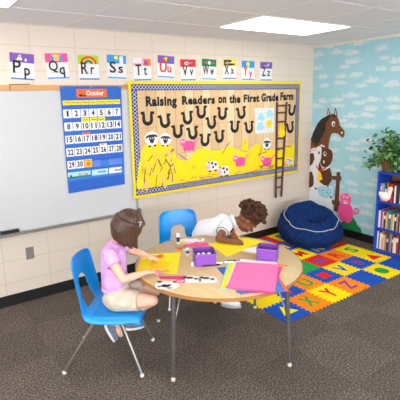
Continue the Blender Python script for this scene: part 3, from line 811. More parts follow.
# ladder
la = thing('ladder', 'narrow brown wooden ladder propped upright against the bulletin board', 'ladder', (-.64, -.052, .52))
lm = wave_mat('ladder_wood', (104, 64, 44), (78, 46, 32), 30, .7, 'X', .2)
def lrail(x0, x1):
    m = MB(); m.prism([(x0 - .014, 0, 0), (x0 + .014, 0, 0), (x1 + .014, 0, 1.25), (x1 - .014, 0, 1.25)], (0, .014, 0)); m.build('rail', lm, la, bevel=.002)
lrail(-.068, -.076); lrail(.035, .098)
for z in (1.205, 1.115, 1.0, .785, .653, .523, .404, .266, .139):
    m = MB(); xr = .035 + .063 * z / 1.3; m.box(((-.07 + xr) / 2, .005, z), (xr + .07, .012, .022)); m.build('rung', lm, la, bevel=.002)

# ------------------------------------------------------------------ cutouts on the cloud wall (local: u = -y, z)
def wallcut(name, label, cat, y, z, off=.005):
    t = thing(name, label, cat, (-off, y, z), rz=-PI / 2)
    return t
# local x -> world -y, local y -> world +x : front (camera) side is local -y
ho = wallcut('paper_horse', 'brown paper horse head with black mane on the cloud wall', 'horse cutout', -.01, .60)
def P(l): return [(-y - .01, z - .60) for y, z in l]
m = MB(); m.flat([(.002, 0), (.002, .62)] + P([(-.10, 1.35), (-.20, 1.50), (-.293, 1.576), (-.34, 1.60), (-.40, 1.602), (-.425, 1.565), (-.452, 1.52), (-.47, 1.455), (-.51, 1.42), (-.546, 1.385), (-.548, 1.34), (-.535, 1.308), (-.515, 1.297), (-.48, 1.325), (-.45, 1.345), (-.40, 1.352), (-.37, 1.35), (-.345, 1.335), (-.325, 1.28), (-.312, 1.20), (-.31, 1.10), (-.33, .95), (-.31, .66)]) + [(.30, 0)], 0, .002); m.m(1); m.flat(oval(.497, .762, .012, .014, 12), -.002, .0006); m.build('head', [brownp, white], ho)
m = MB(); m.flat(P([(-.33, 1.585), (-.29, 1.585), (-.174, 1.53), (-.115, 1.464), (-.056, 1.36), (-.035, 1.30), (-.005, 1.236), (-.04, 1.235), (-.03, 1.20), (-.07, 1.205), (-.097, 1.15), (-.115, 1.20), (-.13, 1.17), (-.148, 1.225), (-.175, 1.21), (-.184, 1.30), (-.21, 1.27), (-.222, 1.36), (-.247, 1.35), (-.25, 1.47), (-.30, 1.53)]), -.002, .0015); m.build('mane', mane_m, ho)
for y0, y1 in ((-.262, -.318), (-.375, -.428)):
    m = MB(); c = (y0 + y1) / 2; m.flat(P([(y0, 1.59), (c + .012, 1.685), (y1, 1.60), (y1 + .006, 1.575)]), -.0012, .002); m.m(1); m.flat(P([(c + .016, 1.585), (c + .006, 1.655), (c - .016, 1.59)]), -.0032, .0006); m.build('ear', [darkbrown, pinkl], ho)
m = MB(); m.flat(P([(-.345, 1.60), (-.40, 1.605), (-.43, 1.56), (-.405, 1.57), (-.37, 1.545)]), -.002, .0012); m.build('forelock', mane_m, ho)
m = MB(); m.flat(oval(.363, .872, .026, .036, 16), -.002, .001); m.m(1); m.flat(oval(.37, .866, .013, .02, 14), -.003, .0006); m.build('eye', [white, black], ho)

co = wallcut('paper_cow', 'brown and white paper cow with yellow bell in front of the paper horse', 'cow cutout', -.01, .10, .0085)
def P(l): return [(-y - .01, z - .10) for y, z in l]
m = MB(); m.flat([(0, 0), (0, .96)] + P([(-.05, 1.10), (-.12, 1.13), (-.20, 1.19), (-.25, 1.165), (-.26, 1.12), (-.33, 1.115), (-.385, 1.10), (-.385, 1.03), (-.345, .93), (-.345, .88), (-.385, .80), (-.39, .72), (-.35, .66), (-.315, .60), (-.31, .10)]), 0, .002); m.m(1)
m.flat([(0, .46), (0, .68)] + P([(-.05, .80), (-.085, .72), (-.09, .62), (-.06, .57), (-.03, .56)]), -.002, .0008)
m.flat([(0, .78), (0, .95)] + P([(-.07, 1.06), (-.09, .98), (-.06, .91), (-.02, .87)]), -.002, .0008)
m.flat(P([(-.17, .95), (-.24, .83), (-.30, .86), (-.345, .89), (-.385, .80), (-.39, .72), (-.35, .66), (-.315, .60), (-.29, .62), (-.20, .665), (-.16, .70), (-.20, .79), (-.16, .86)]), -.002, .0008)
m.build('body', [white, spot], co)
m = MB(); m.flat(smooth_poly(P([(-.17, 1.16), (-.26, 1.15), (-.35, 1.13), (-.385, 1.08), (-.385, 1.01), (-.35, .93), (-.28, .88), (-.21, .90), (-.18, .97), (-.155, 1.06)]), 3), -.003, .0012); m.m(1); m.flat(smooth_poly(P([(-.12, 1.14), (-.195, 1.155), (-.205, 1.05), (-.19, .96), (-.14, .93), (-.11, 1.02)]), 3), -.0042, .0006)
m.m(2)
for c_ in (-.165, -.265): m.flat(oval(-c_ - .01, .972, .014, .02, 12), -.0052, .0005)
m.m(1); m.flat(oval(.252, .966, .024, .032, 12), -.0046, .0005); m.flat(oval(.24, .855, .014, .022, 12), -.0046, .0005)
m.build('head', [spot, white, black], co)
for pts in ([(-.02, 1.10), (-.07, 1.135), (-.13, 1.125), (-.14, 1.095), (-.06, 1.08)], [(-.36, 1.14), (-.41, 1.135), (-.43, 1.10), (-.38, 1.105)]):
    m = MB(); m.flat(smooth_poly(P(pts), 3), -.003, .0012); m.m(1); m.flat([(x * .6 + .4 * (sum(-y - .01 for y, z in pts) / len(pts)), z * .6 + .4 * (sum(z2 - .10 for y, z2 in pts) / len(pts))) for x, z in P(pts)], -.0042, .0005); m.build('ear', [white, pinkl], co)
m = MB(); m.flat(strip(*P([(-.12, .89), (-.185, .815)]), .018), -.0042, .001); m.flat(strip(*P([(-.178, .812), (-.288, .882)]), .018), -.0042, .0011); m.build('collar', red, co)
m = MB(); m.flat(smooth_poly(P([(-.168, .80), (-.205, .80), (-.225, .745), (-.235, .705), (-.15, .695), (-.16, .745)]), 3), -.0053, .0015); m.m(1); m.flat(oval(.182, .592, .012, .01, 10), -.0053, .001); m.build('bell', [yellow, yellow2], co)

cb = wallcut('paper_calf', 'white and pale blue paper calf at the cow feet behind the bean bag', 'calf cutout', -.01, .10, .0125)
m = MB(); m.flat(smooth_poly(P([(-.04, .56), (-.10, .585), (-.16, .56), (-.19, .60), (-.28, .63), (-.39, .64), (-.415, .56), (-.40, .45), (-.42, .36), (-.40, .12), (-.04, .12), (-.03, .4)]), 3), 0, .0015); m.build('body', mat('calf_white', (232, 240, 244), .7), cb)
m = MB(); m.flat(smooth_poly(P([(-.17, .585), (-.24, .615), (-.38, .62), (-.40, .55), (-.36, .48), (-.27, .46), (-.18, .50)]), 3), -.0015, .0008); m.m(1)
for y_, z_ in ((-.25, .56), (-.33, .545)): m.flat(oval(-y_ - .01, z_ - .10, .008, .01, 8), -.0023, .0004)
m.build('patch', [lblue, black], cb)
for pts in ([(-.10, .575), (-.16, .575), (-.145, .545)], [(-.37, .50), (-.41, .505), (-.39, .46)], [(-.31, .635), (-.36, .645), (-.33, .615)]):
    m = MB(); m.flat(P(pts), -.0023, .0006); m.build('dark_mark', mane_m, cb)

fp = wallcut('paper_fence', 'brown paper fence post and rail standing beside the paper cow', 'fence cutout', -.40, .30, .0025)
def P(l): return [(-y - .40, z - .30) for y, z in l]
m = MB(); m.flat(P([(-.455, .842), (-.51, .845), (-.512, .30), (-.435, .30)]), 0, .002); m.build('post', mat('fence_brown', (96, 56, 38), .7), fp)
for a, b_ in ((.79, .73), (.455, .39)):
    m = MB(); m.flat(P([(-.33, a - .012), (-.53, a + .004), (-.533, b_ + .0), (-.33, b_ + .0)]), -.001, .002); m.build('rail', bpy.data.materials['fence_brown'], fp)

ph = wallcut('paper_hill', 'small dark green paper hill under the pink pig on the cloud wall', 'hill cutout', -.70, .103, .0065)
def P(l): return [(-y - .70, z - .103) for y, z in l]
m = MB(); m.flat(P([(-.50, .103), (-.52, .14), (-.59, .19), (-.65, .28), (-.70, .30), (-.735, .285), (-.76, .25), (-.785, .235), (-.80, .19), (-.82, .20), (-.825, .165), (-.85, .175), (-.86, .14), (-.872, .103)]), 0, .002); m.build('hill', green, ph)
pp = wallcut('paper_pig', 'pink paper pig with curly tail standing by the fence on the cloud wall', 'pig cutout', -.62, .30, .0085)
def P(l): return [(-y - .62, z - .30) for y, z in l]
m = MB(); m.flat(smooth_poly(P([(-.56, .44), (-.68, .44), (-.728, .37), (-.732, .28), (-.69, .205), (-.62, .185), (-.55, .21), (-.51, .28), (-.515, .37)]), 4), 0, .002); m.build('body', pinkp, pp)
m = MB(); m.flat(smooth_poly(P([(-.545, .55), (-.60, .575), (-.665, .57), (-.695, .52), (-.69, .46), (-.62, .425), (-.55, .445), (-.53, .50)]), 4), -.002, .0014); m.m(1); m.flat(oval(-.002, .165, .036, .020, 14), -.0034, .0008)
m.m(3)
for c_ in (-.590, -.645): m.flat(oval(-c_ - .62, .228, .015, .017, 12), -.0034, .0006)
m.flat(oval(-.002, .150, .026, .009, 12), -.0042, .0004)
m.m(2)
for c_ in (-.595, -.65): m.flat(oval(-c_ - .62, .224, .006, .008, 10), -.004, .0004)
for c_ in (-.61, -.628): m.flat(oval(-c_ - .62, .165, .005, .007, 8), -.0042, .0004)
m.build('head', [mat('bright_pink_paper', (244, 96, 164), .6), pinkl, black, white], pp)
for pts in ([(-.525, .53), (-.54, .60), (-.585, .575)], [(-.655, .57), (-.69, .60), (-.70, .53)]):
    m = MB(); m.flat(P(pts), -.0015, .0025); m.build('ear', pinkl, pp)
m = MB(); cur = []
for k in range(15):
    a = -PI * .6 + 2 * PI * .95 * k / 14; cur.append((.165 + .028 * math.cos(a), .075 + .036 * math.sin(a)))
for k in range(14): m.flat(strip(cur[k], cur[k + 1], .018), -.001 - k * .00003, .002)
m.flat(strip((.11, .03), cur[0], .018), -.001, .002); m.build('tail', pinkp, pp)
m = MB(); m.flat(oval(-.01, -.115, .02, .014, 10), -.0005, .002); m.build('hoof', mane_m, pp)

# ------------------------------------------------------------------ foam floor mat: interlocking tiles
TP, TY = .287, .2835
MX0, MY0 = -1.855 - 1.5 * TP, -1.582 - TY / 2
foam = {'b': mat('blue_foam', (30, 84, 182), .85, var=.08, scale=90, bump=.15, spec=.15), 'y': mat('yellow_foam', (250, 220, 20), .85, var=.05, scale=90, bump=.15, spec=.15), 'o': mat('orange_foam', (246, 138, 24), .85, var=.06, scale=90, bump=.15, spec=.15),
        'r': mat('red_foam', (226, 40, 36), .85, var=.06, scale=90, bump=.15, spec=.15), 'g': mat('green_foam', (40, 160, 72), .85, var=.06, scale=90, bump=.15, spec=.15), 'p': mat('purple_foam', (148, 70, 150), .85, var=.06, scale=90, bump=.15, spec=.15)}
fname = {'b': 'blue', 'y': 'yellow', 'o': 'orange', 'r': 'red', 'g': 'green', 'p': 'purple'}
NT = 6
def edge_line(n=NT, amp=.0105):
    """toothed edge running 0..1 as (t, offset); same for both neighbours"""
    pts = [(0, 0)]
    for k in range(n):
        a, b = (k + .5 - .27) / n, (k + .5 + .27) / n
        s = amp if k % 1 == 0 else -amp
        pts += [(a - .02, -amp), (a + .012, amp), (b - .012, amp), (b + .02, -amp)]
    pts.append((1, 0))
    return pts
EL = edge_line()
def tile_poly(w, h):
    """counter-clockwise outline from the lower left corner"""
    bot = [(t * w, o) for t, o in EL]; top = [(t * w, h + o) for t, o in EL]
    lef = [(o, t * h) for t, o in EL]; rig = [(w + o, t * h) for t, o in EL]
    return bot[:-1] + rig[:-1] + top[::-1][:-1] + lef[::-1][:-1]
grid = [  # row 0 is nearest the camera; (tile, insert colour, insert)
    ['b y tri', 'o g X', 'y r Y', 'o p Z', 'b', 'y g circle', 'b'],
    ['y', 'b r T', 'o g U', 'b r square', 'y b V', 'b p W', 'y r tri'],
    ['o b K', 'y g O', 'g y P', 'r p circle', None, 'o r R', 'y g S'],
]
grid = [grid[0], grid[1], ['o b O', 'y g P', 'b y Q', 'g', 'r p circle', 'o r R', 'y g S'],
        ['b o J', 'r y K', 'g p L', 'o b tri', 'y r M', 'b y N', 'r g square'],
        ['y g E', 'o p F', 'r y G', 'y r circle', 'b y H', 'o b I', 'r y tri'],
        ['g r A', 'b o square', 'y p B', 'o g C', 'r b D', 'y b E', 'b o circle']]
rowname = ['front row', 'second row from the front', 'third row from the front', 'fourth row from the front', 'fifth row from the front', 'back row along the wall']
tp = tile_poly(TP, TY)
me0 = None
for r, row in enumerate(grid):
    for c, code in enumerate(row):
        k = code.split()
        # one column shift: photo shows green, then the red circle tile above V
        x = MX0 + c * TP; y = MY0 + r * TY
        nm = fname[k[0]]
        if len(k) == 3:
            sh = {'tri': f'a {fname[k[1]]} triangle', 'square': f'a {fname[k[1]]} square', 'circle': f'a {fname[k[1]]} circle'}.get(k[2], f'a {fname[k[1]]} letter {k[2]}')
            lab = f'{nm} foam mat tile with {sh}, {rowname[r]}'
        else: lab = f'plain {nm} foam mat tile, {"left end" if c == 0 else "right end" if c == 6 else "middle"} of the {rowname[r]}'
        t = thing('foam_tile', lab, 'foam mat tile', (x, y, .0005), group='interlocking alphabet foam tiles')
        m = MB(); m.slab(tp, 0, .010); m.build('tile', foam[k[0]], t)
        if len(k) == 3:
            m = MB(); cx, cy = TP / 2, TY / 2
            if k[2] == 'circle': m.slab([(cx + .072 * math.cos(2 * PI * i / 28), cy + .072 * math.sin(2 * PI * i / 28)) for i in range(28)], .0095, .0015)
            elif k[2] == 'square': m.slab([(cx - .062, cy - .062), (cx + .062, cy - .062), (cx + .062, cy + .062), (cx - .062, cy + .062)], .0095, .0015)
            elif k[2] == 'tri': m.slab([(cx - .085, cy - .06), (cx + .085, cy - .06), (cx, cy + .085)], .0095, .0015)
            else: m.text_floor(k[2], (cx, cy), .13 if k[2] != 'I' else .04, .16, .0095, .0015, .028)
            m.build('insert', foam[k[1]], t)

# ------------------------------------------------------------------ bean bag
bgx, bgy = -.565, -.50
bag = thing('bean_bag_chair', 'big navy blue bean bag chair with pale piping in the corner of the mat', 'bean bag', (bgx, bgy, .012))
bd = V((-.55, -.83)).normalized()         # the open side faces the room
def bagpt(th, s, out=0.):
    """s 0 = underside centre, 1 = middle of the sunken seat"""
    prof = [(0, 0), (.25, 0), (.335, .030), (.390, .12), (.394, .20), (.358, .295), (.295, .365), (.215, .385), (.11, .29), (0, .245)]
    q = s * (len(prof) - 1); i = min(int(q), len(prof) - 2); f = q - i
    g = lambda j: prof[max(0, min(len(prof) - 1, j))]
    p0, p1, p2, p3 = g(i - 1), g(i), g(i + 1), g(i + 2)
    rz = [.5 * (2 * p1[d] + (-p0[d] + p2[d]) * f + (2 * p0[d] - 5 * p1[d] + 4 * p2[d] - p3[d]) * f * f + (-p0[d] + 3 * p1[d] - 3 * p2[d] + p3[d]) * f ** 3) for d in (0, 1)]
    r, z = max(rz[0], 0), rz[1]
    d = V((math.cos(th), math.sin(th))); c = d.dot(bd)
    z *= 1 - (.20 * c if z > .1 else .20 * c * z / .1)
    w = noise.noise(V((d.x * 2.2, d.y * 2.2, z * 5 + 3))) * .025 + noise.noise(V((d.x * 6, d.y * 6, z * 14 + 9))) * .008
    fade = min(1, r / .12)
    r = r + w * fade + out
    if z > .02: z = z + noise.noise(V((d.x * r * 9 + 5, d.y * r * 9, 2))) * .026 + out * .5
    return V((r * d.x, r * d.y, max(z, 0)))
NU, NV = 72, 40
vs = [bagpt(2 * PI * j / NU, i / NV) for i in range(NV + 1) for j in range(NU)]
fs = [(i * NU + j, i * NU + (j + 1) % NU, (i + 1) * NU + (j + 1) % NU, (i + 1) * NU + j) for i in range(NV) for j in range(NU)]
m = MB(); m.add(vs, fs)
m.build('body', mat('navy_plush', (21, 47, 98), .95, var=.4, scale=38, bump=.9, spec=.1), bag, smooth=True)
pth = []
for j in range(80):
    th = 2 * PI * j / 80; c = V((math.cos(th), math.sin(th))).dot(bd)
    pth.append(bagpt(th, .64 - .085 * c, .006))
m = MB(); m.ring(pth, .0045); m.build('piping', mat('pale_piping', (196, 196, 198), .7), bag, smooth=True)

# ------------------------------------------------------------------ bookcase
BW = .92
bc = thing('bookcase', 'blue open-front bookcase full of books against the cloud wall', 'bookcase', (-.27, -1.2, 0))
bm_ = mat('royal_blue_laminate', (26, 66, 178), .35, var=.05)
def bcbox(name, c, d, mm=bm_, bev=.003):
    m = MB(); m.box(c, d); return m.build(name, mm, bc, bevel=bev)
D = .262
bcbox('side_panel', (D / 2, -.011, .475), (D, .022, .95)); bcbox('side_panel', (D / 2, -BW + .011, .475), (D, .022, .95))
bcbox('top', (D / 2, -BW / 2, .961), (D + .006, BW + .006, .022))
for z in (.635, .315, .055): bcbox('shelf', (D / 2, -BW / 2, z - .011), (D - .006, BW - .046, .022))
bcbox('kick_board', (.02, -BW / 2, .022), (.018, BW - .046, .044))
bcbox('back_panel', (D - .004, -BW / 2, .49), (.006, BW - .046, .90), mat('hardboard', (132, 92, 64), .7))
rb = random.Random(11)
bcol = [('white', (230, 226, 220)), ('teal', (40, 120, 140)), ('pale pink', (222, 170, 180)), ('dark brown', (72, 44, 34)), ('olive', (140, 150, 40)), ('cream', (222, 208, 178)), ('purple', (120, 80, 150)), ('black', (30, 28, 30)), ('grey', (150, 148, 146)), ('red', (188, 48, 44)), ('sky blue', (70, 150, 205)), ('orange', (232, 130, 36)), ('tan', (196, 150, 108)), ('navy', (34, 44, 96)), ('yellow', (232, 190, 50))]
seqs = [('top', .635, [10, 12, 10, 7, 11, 7, 9, 9, 7, 0, 13, 3, 5, 10, 9, 8, 14, 2], .20),
        ('middle', .315, [0, 6, 2, 3, 14, 8, 1, 12, 5, 7, 12, 13, 0, 9, 4, 3, 8, 5, 7], .205),
        ('bottom', .055, [0, 1, 0, 12, 2, 4, 3, 6, 8, 7, 5, 0, 9, 13, 14, 6, 9, 5, 1, 0], .20)]
page_m = mat('book_pages', (226, 218, 200), .8)
for sname, z, seq, hh in seqs:
    y = -.026
    seen = {}
    for k, ci in enumerate(seq):
        w = rb.uniform(.014, .026); h = hh * rb.uniform(.86, 1.12); d = rb.uniform(.15, .19)
        if sname == 'middle' and k == 6: w = .03
        cn, rgb = bcol[ci]
        seen[cn] = seen.get(cn, 0) + 1
        lab = f'{cn} book, {ords[k] if k < 16 else str(k + 1) + "th"} from the left on the {sname} shelf of the blue bookcase'
        b = MB()
        yy = y - w
        b.box((.03 + d / 2, y - .0012, h / 2), (d, .0022, h)); b.box((.03 + d / 2, yy + .0012, h / 2), (d, .0022, h)); b.box((.0305, (y + yy) / 2, h / 2), (.003, w, h))
        if k % 3 == 0:
            b.m(2); b.box((.0285, (y + yy) / 2, h * .72), (.0012, w * .7, h * .22))
        b.m(1); b.box((.033 + d / 2, (y + yy) / 2, h / 2), (d - .012, w - .006, h - .008))
        o = b.build('book', [mat('book_' + cn.replace(' ', '_'), rgb, .5), page_m, mat('book_label', (238, 232, 216), .6)], loc=(-.27, -1.2, z + .0005))
        tag(o, lab, 'book', f'books on the {sname} shelf'); y = yy - .0008
# white duck
dk = thing('toy_duck', 'white duck figure with orange beak on the top shelf of the blue bookcase', 'toy duck', (-.250, -1.292, .6355)); dk.scale = (1.15, 1.3, 1.3)
m = MB(); m.ell((0, 0, .045), (.024, .052, .040)); m.chain([((0, -.03, .06), .022), ((0, -.042, .095), .018), ((0, -.045, .115), .023)]); m.chain([((0, .03, .055), .024), ((0, .065, .075), .010)])
blob(m, 'body', mat('duck_white', (238, 236, 232), .6), dk, .004, 3)
m = MB(); m.cap((0, -.062, .113), (-.004, -.085, .108), .009, .005); m.build('beak', mat('duck_orange', (240, 120, 40), .5), dk, smooth=True)
m = MB(); m.ell((-.022, .008, .05), (.006, .032, .020)); m.build('wing', bpy.data.materials['duck_white'], dk, smooth=True)
for dy in (-.018, .014):
    m = MB(); m.ell((-.006, dy, .005), (.018, .011, .005)); m.build('foot', bpy.data.materials['duck_orange'], dk, smooth=True)
m = MB(); m.ell((-.02, -.05, .12), (.004, .004, .004)); m.build('eye', black, dk, smooth=True)

# ------------------------------------------------------------------ potted plant
pl = thing('potted_plant', 'leafy green houseplant in a woven basket on top of the bookcase', 'potted plant', (-.165, -1.275, .972))
m = MB(); m.lathe([(.064, 0), (.074, .005), (.084, .05), (.090, .11), (.096, .120), (.094, .130), (.080, .130), (.076, .10)], n=28)
m.build('basket', wave_mat('wicker', (150, 112, 66), (92, 62, 34), 70, .7, 'Z', .8), pl, smooth=True)
m = MB(); m.lathe([(.01, .092), (.077, .102), (.076, .096)]); m.build('soil', mat('soil', (52, 38, 28), .95), pl)
rl = random.Random(5)
lf, st = MB(), MB()
for k in range(100):
    a = rl.uniform(0, 2 * PI); spread = rl.uniform(.04, .28); hgt = rl.uniform(.0, .33) * (1.15 - spread * 2) + rl.uniform(.0, .07)
    if k % 4 == 0: hgt = -rl.uniform(.0, .09); spread = rl.uniform(.17, .31); a = rl.choice((rl.uniform(.9, 2.4), rl.uniform(3.8, 5.4)))
    end = V((max(-.27, min(.13, spread * math.cos(a))), spread * math.sin(a), .11 + hgt))
    mid = V((end.x * .45, end.y * .45, .13 + max(hgt, .04) * .85)); b0 = V((.03 * math.cos(a), .03 * math.sin(a), .09))
    st.tube([b0, mid, end], [.0028, .002, .0012], 5)
    for q in range(8):
        f = .35 + .65 * q / 7
        p = (b0 * (1 - f) ** 2 + mid * 2 * f * (1 - f) + end * f * f) + V((rl.gauss(0, .022), rl.gauss(0, .022), rl.gauss(0, .018)))
        if p.x > .145: p.x = .14
        if math.hypot(p.x, p.y) < .095 and p.z < .13: p.z = .14
        L_ = rl.uniform(.036, .066); Wd = L_ * rl.uniform(.32, .42)
        ro = Euler((rl.gauss(0, .6), rl.gauss(.25, .5), rl.uniform(0, 2 * PI))).to_matrix()
        pts = [(0, 0, 0), (L_ * .35, Wd, -.004), (L_ * .7, Wd * .7, -.006), (L_, 0, -.012), (L_ * .7, -Wd * .7, -.006), (L_ * .35, -Wd, -.004), (L_ * .5, 0, .003)]
        vv = [p + ro @ V(t_) for t_ in pts]
        vv = [V((min(v.x, .155), v.y, v.z)) for v in vv]
        lf.m(k % 3); lf.add(vv, [(0, 6, 1), (1, 6, 2), (2, 6, 3), (3, 6, 4), (4, 6, 5), (5, 6, 0)])
o = lf.build('foliage', [mat('leaf_green', (58, 112, 52), .5, var=.25, scale=50), mat('leaf_dark', (34, 78, 40), .5, var=.25, scale=50), mat('leaf_light', (112, 160, 88), .5, var=.2, scale=50)], pl, recalc=False)
o['kind'] = 'stuff'
st.build('stems', mat('stem_green', (86, 96, 50), .6), pl)

# ------------------------------------------------------------------ round table
TX, TYc, TZ = -2.872, -1.557, .638
TR = .614
tb = thing('round_table', 'round maple-topped classroom table on grey adjustable metal legs', 'table', (TX, TYc, 0))
m = MB(); m.lathe([(0, TZ - .026), (TR - .006, TZ - .026), (TR - .002, TZ - .022), (TR - .002, TZ - .004), (TR - .006, TZ), (0, TZ)], n=96)
m.build('tabletop', wave_mat('maple_laminate', (212, 182, 136), (206, 175, 128), 3, .32, 'X', .02, 6), tb, smooth=True)
m = MB(); m.lathe([(TR - .002, TZ - .025), (TR + .003, TZ - .023), (TR + .0035, TZ - .013), (TR + .003, TZ - .003), (TR - .002, TZ - .001), (TR - .003, TZ - .013)], n=96)
m.v = m.v; m.f = m.f[:-2]; m.mi = m.mi[:-2]
m.build('edge_band', mat('brown_edge_band', (168, 116, 62), .5), tb, smooth=True)
feet = [(-3.43, -1.781), (-2.692, -2.122), (-3.126, -1.065), (-2.315, -1.372)]
for fx, fy in feet:
    dx, dy = fx - TX, fy - TYc; k = .94
    top = V((dx * k, dy * k, TZ - .03)); ft = V((dx, dy, 0))
    def at(z): return ft + (top - ft) * (z / (TZ - .03))
    m = MB(); m.tube([at(.022), at(.30)], .0115, 12); m.tube([at(.20), at(TZ - .03)], .0155, 12); lg = m.build('leg', greysteel, tb, smooth=True)
    m = MB(); m.lathe([(.014, 0), (.016, .004), (.015, .018), (.010, .028)], (ft.x, ft.y, 0), 14); m.build('glide', mat('pale_glide', (206, 200, 190), .4), lg, smooth=True)
    m = MB(); m.box((top.x, top.y, TZ - .029), (.07, .07, .004)); m.build('mounting_plate', greysteel, lg)
    inw = V((-dx, -dy, 0)).normalized(); side = V((-inw.y, inw.x, 0))
    m = MB(); m.tube([at(.36), at(.5) * .5 + (top + inw * .12) * .5 - V((0, 0, .02)), V((top.x, top.y, TZ - .028)) + inw * .2], .005, 8); m.build('brace', steel, tb, smooth=True)

# ------------------------------------------------------------------ chairs
shell_m = mat('bright_blue_plastic', (0, 144, 226), .3, var=.03, spec=.5)
glide_m = mat('white_glide', (226, 222, 212), .4)
def chair(label, loc, rz):
    """local +x is forward, +y its left side"""
    t = thing('school_chair', label, 'chair', loc, rz, 'blue plastic school chairs')
    prof = [(.222, .405), (.210, .432), (.175, .442), (.10, .436), (.0, .430), (-.09, .432), (-.135, .442), (-.165, .468), (-.182, .51), (-.195, .56), (-.207, .62), (-.219, .68), (-.23, .74), (-.242, .80), (-.247, .815)]
    prof = [(x + .05 - .02 * min(1, max(0, (z - .44) / .1)), z - .035) for x, z in smooth_poly(prof, 6, False)]
    NVv = len(prof); NUu = 40
    # arc length
    sl = [0]
    for i in range(1, NVv): sl.append(sl[-1] + math.dist(prof[i], prof[i - 1]))
    def halfw(x, z, s):
        if z < .42 and x > -.08: w = .205 - .012 * max(0, x - .15) / .14
        else: w = .205 - .022 * min(1, max(0, (z - .42) / .36))
        d_end = sl[-1] - s
        if d_end < .06: w -= .06 - math.sqrt(max(0, .06 ** 2 - (.06 - d_end) ** 2))
        if s < .03: w -= .03 - math.sqrt(max(0, .03 ** 2 - (.03 - s) ** 2))
        return w
    verts = []; faces = []
    for i, (x, z) in enumerate(prof):
        hw = halfw(x, z, sl[i])
        back = min(1, max(0, (z - .415) / .1))
        for j in range(NUu + 1):
            u = -1 + 2 * j / NUu
            k = u * u
            e = max(0, abs(u) - .82) / .18
            dx = back * (.030 * k + .012 * e); dz = (1 - back) * (.012 * k - .045 * e * e)
            verts.append(V((x + dx, u * hw, z + dz)))
    hole = lambda x, z, u: False
    for i in range(NVv - 1):
        zc = (prof[i][1] + prof[i + 1][1]) / 2; xc = prof[i][0]
        for j in range(NUu):
            uc = -1 + 2 * (j + .5) / NUu
            if xc < -.085 and .430 < zc < .632:
                f_ = (zc - .43) / .202
                lim = (.40 - .05 * f_) * (1 if f_ < .7 else math.sqrt(max(0, 1 - ((f_ - .7) / .36) ** 2)))
                if abs(uc) < lim: continue
            faces.append((i * (NUu + 1) + j, i * (NUu + 1) + j + 1, (i + 1) * (NUu + 1) + j + 1, (i + 1) * (NUu + 1) + j))
    used = sorted({i for f in faces for i in f}); mp = {a: b for b, a in enumerate(used)}
    m = MB(); m.add([verts[i] for i in used], [tuple(mp[i] for i in f) for f in faces])
    o = m.build('seat_shell', shell_m, t, smooth=True)
    # soften the opening
    k = o.modifiers.new('s', 'SMOOTH'); k.factor = .5; k.iterations = 2
    sd = o.modifiers.new('t', 'SOLIDIFY'); sd.thickness = .007; sd.offset = 0
    bv = o.modifiers.new('b', 'SUBSURF'); bv.levels = 1; bv.render_levels = 1
    for sx, hx in ((1, .11), (-1, -.03)):
        for sy in (1, -1):
            m = MB(); m.tube([(hx - sx * .05, sy * .15, .378), (hx, sy * .152, .374), (hx + sx * .025, sy * .156, .355), (sx * .268, sy * .215, .015)], .0105, 12)
            lg = m.build('leg', steel, t, smooth=True)
            m = MB(); m.lathe([(.012, 0), (.015, .004), (.014, .018), (.010, .022)], (sx * .27, sy * .2155, 0), 14); m.build('glide', glide_m, lg, smooth=True)
    m = MB()
    for sx in (.085, -.005): m.tube([(sx, -.155, .376), (sx, .155, .376)], .009, 10)
    m.build('seat_support', steel, t, smooth=True)
    return t
GC = V((-3.652, -1.284, 0)); GA = math.atan2(-.629, .777)
chair('blue plastic school chair with chrome legs that the girl sits on', GC, GA)
chair('empty blue plastic school chair behind the table, its back to the block wall', (-2.665, -.765, 0), math.atan2(-.95, -.30))

# ------------------------------------------------------------------ things on the table
ZT = TZ + .0006
def sheet(name, label, cat, quad, z, mt, group=None, t=.0012):
    c = V((sum(q[0] for q in quad) / 4, sum(q[1] for q in quad) / 4))
    m = MB(); m.slab([(q[0] - c.x, q[1] - c.y) for q in quad], 0, t)
    return tag(m.build(name, mt, loc=(c.x, c.y, z)), label, cat, group)
cy = mat('yellow_card', (252, 224, 24), .6, var=.02); cpk = mat('pink_card', (238, 116, 176), .6, var=.02); cbl = mat('blue_card', (44, 92, 178), .6, var=.03)
cre = mat('coral_card', (236, 96, 84), .6); clb = mat('aqua_card', (140, 212, 232), .6); cor = mat('orange_card2', (240, 140, 40), .6)
sheet('craft_paper', 'yellow construction paper under the girl hands', 'paper', [(-3.262, -1.105), (-2.998, -1.243), (-3.250, -1.578), (-3.470, -1.380)], ZT, cy, 'yellow construction paper')
sheet('craft_paper', 'yellow construction paper under the boy arm', 'paper', [(-2.70, -1.215), (-2.355, -1.285), (-2.300, -1.455), (-2.772, -1.545)], ZT, cy, 'yellow construction paper')
sheet('craft_paper', 'white sheet peeking out beside the purple bin on the right', 'paper', [(-2.60, -1.49), (-2.43, -1.50), (-2.47, -1.62), (-2.56, -1.615)], ZT + .0000 - .0003, white)
def circ(name, label, cat, c, rx, ry, z, mt, rot=0):
    m = MB(); m.slab([(rx * math.cos(a) * math.cos(rot) - ry * math.sin(a) * math.sin(rot), rx * math.cos(a) * math.sin(rot) + ry * math.sin(a) * math.cos(rot)) for a in [2 * PI * k / 28 for k in range(28)]], 0, .001)
    return tag(m.build(name, mt, loc=(c[0], c[1], z)), label, cat)
circ('paper_circle', 'golden yellow paper circle being cut on the girl yellow paper', 'paper circle', (-3.262, -1.355), .085, .072, ZT + .0014, mat('deep_yellow_card', (246, 202, 4), .6, var=.03), .6)
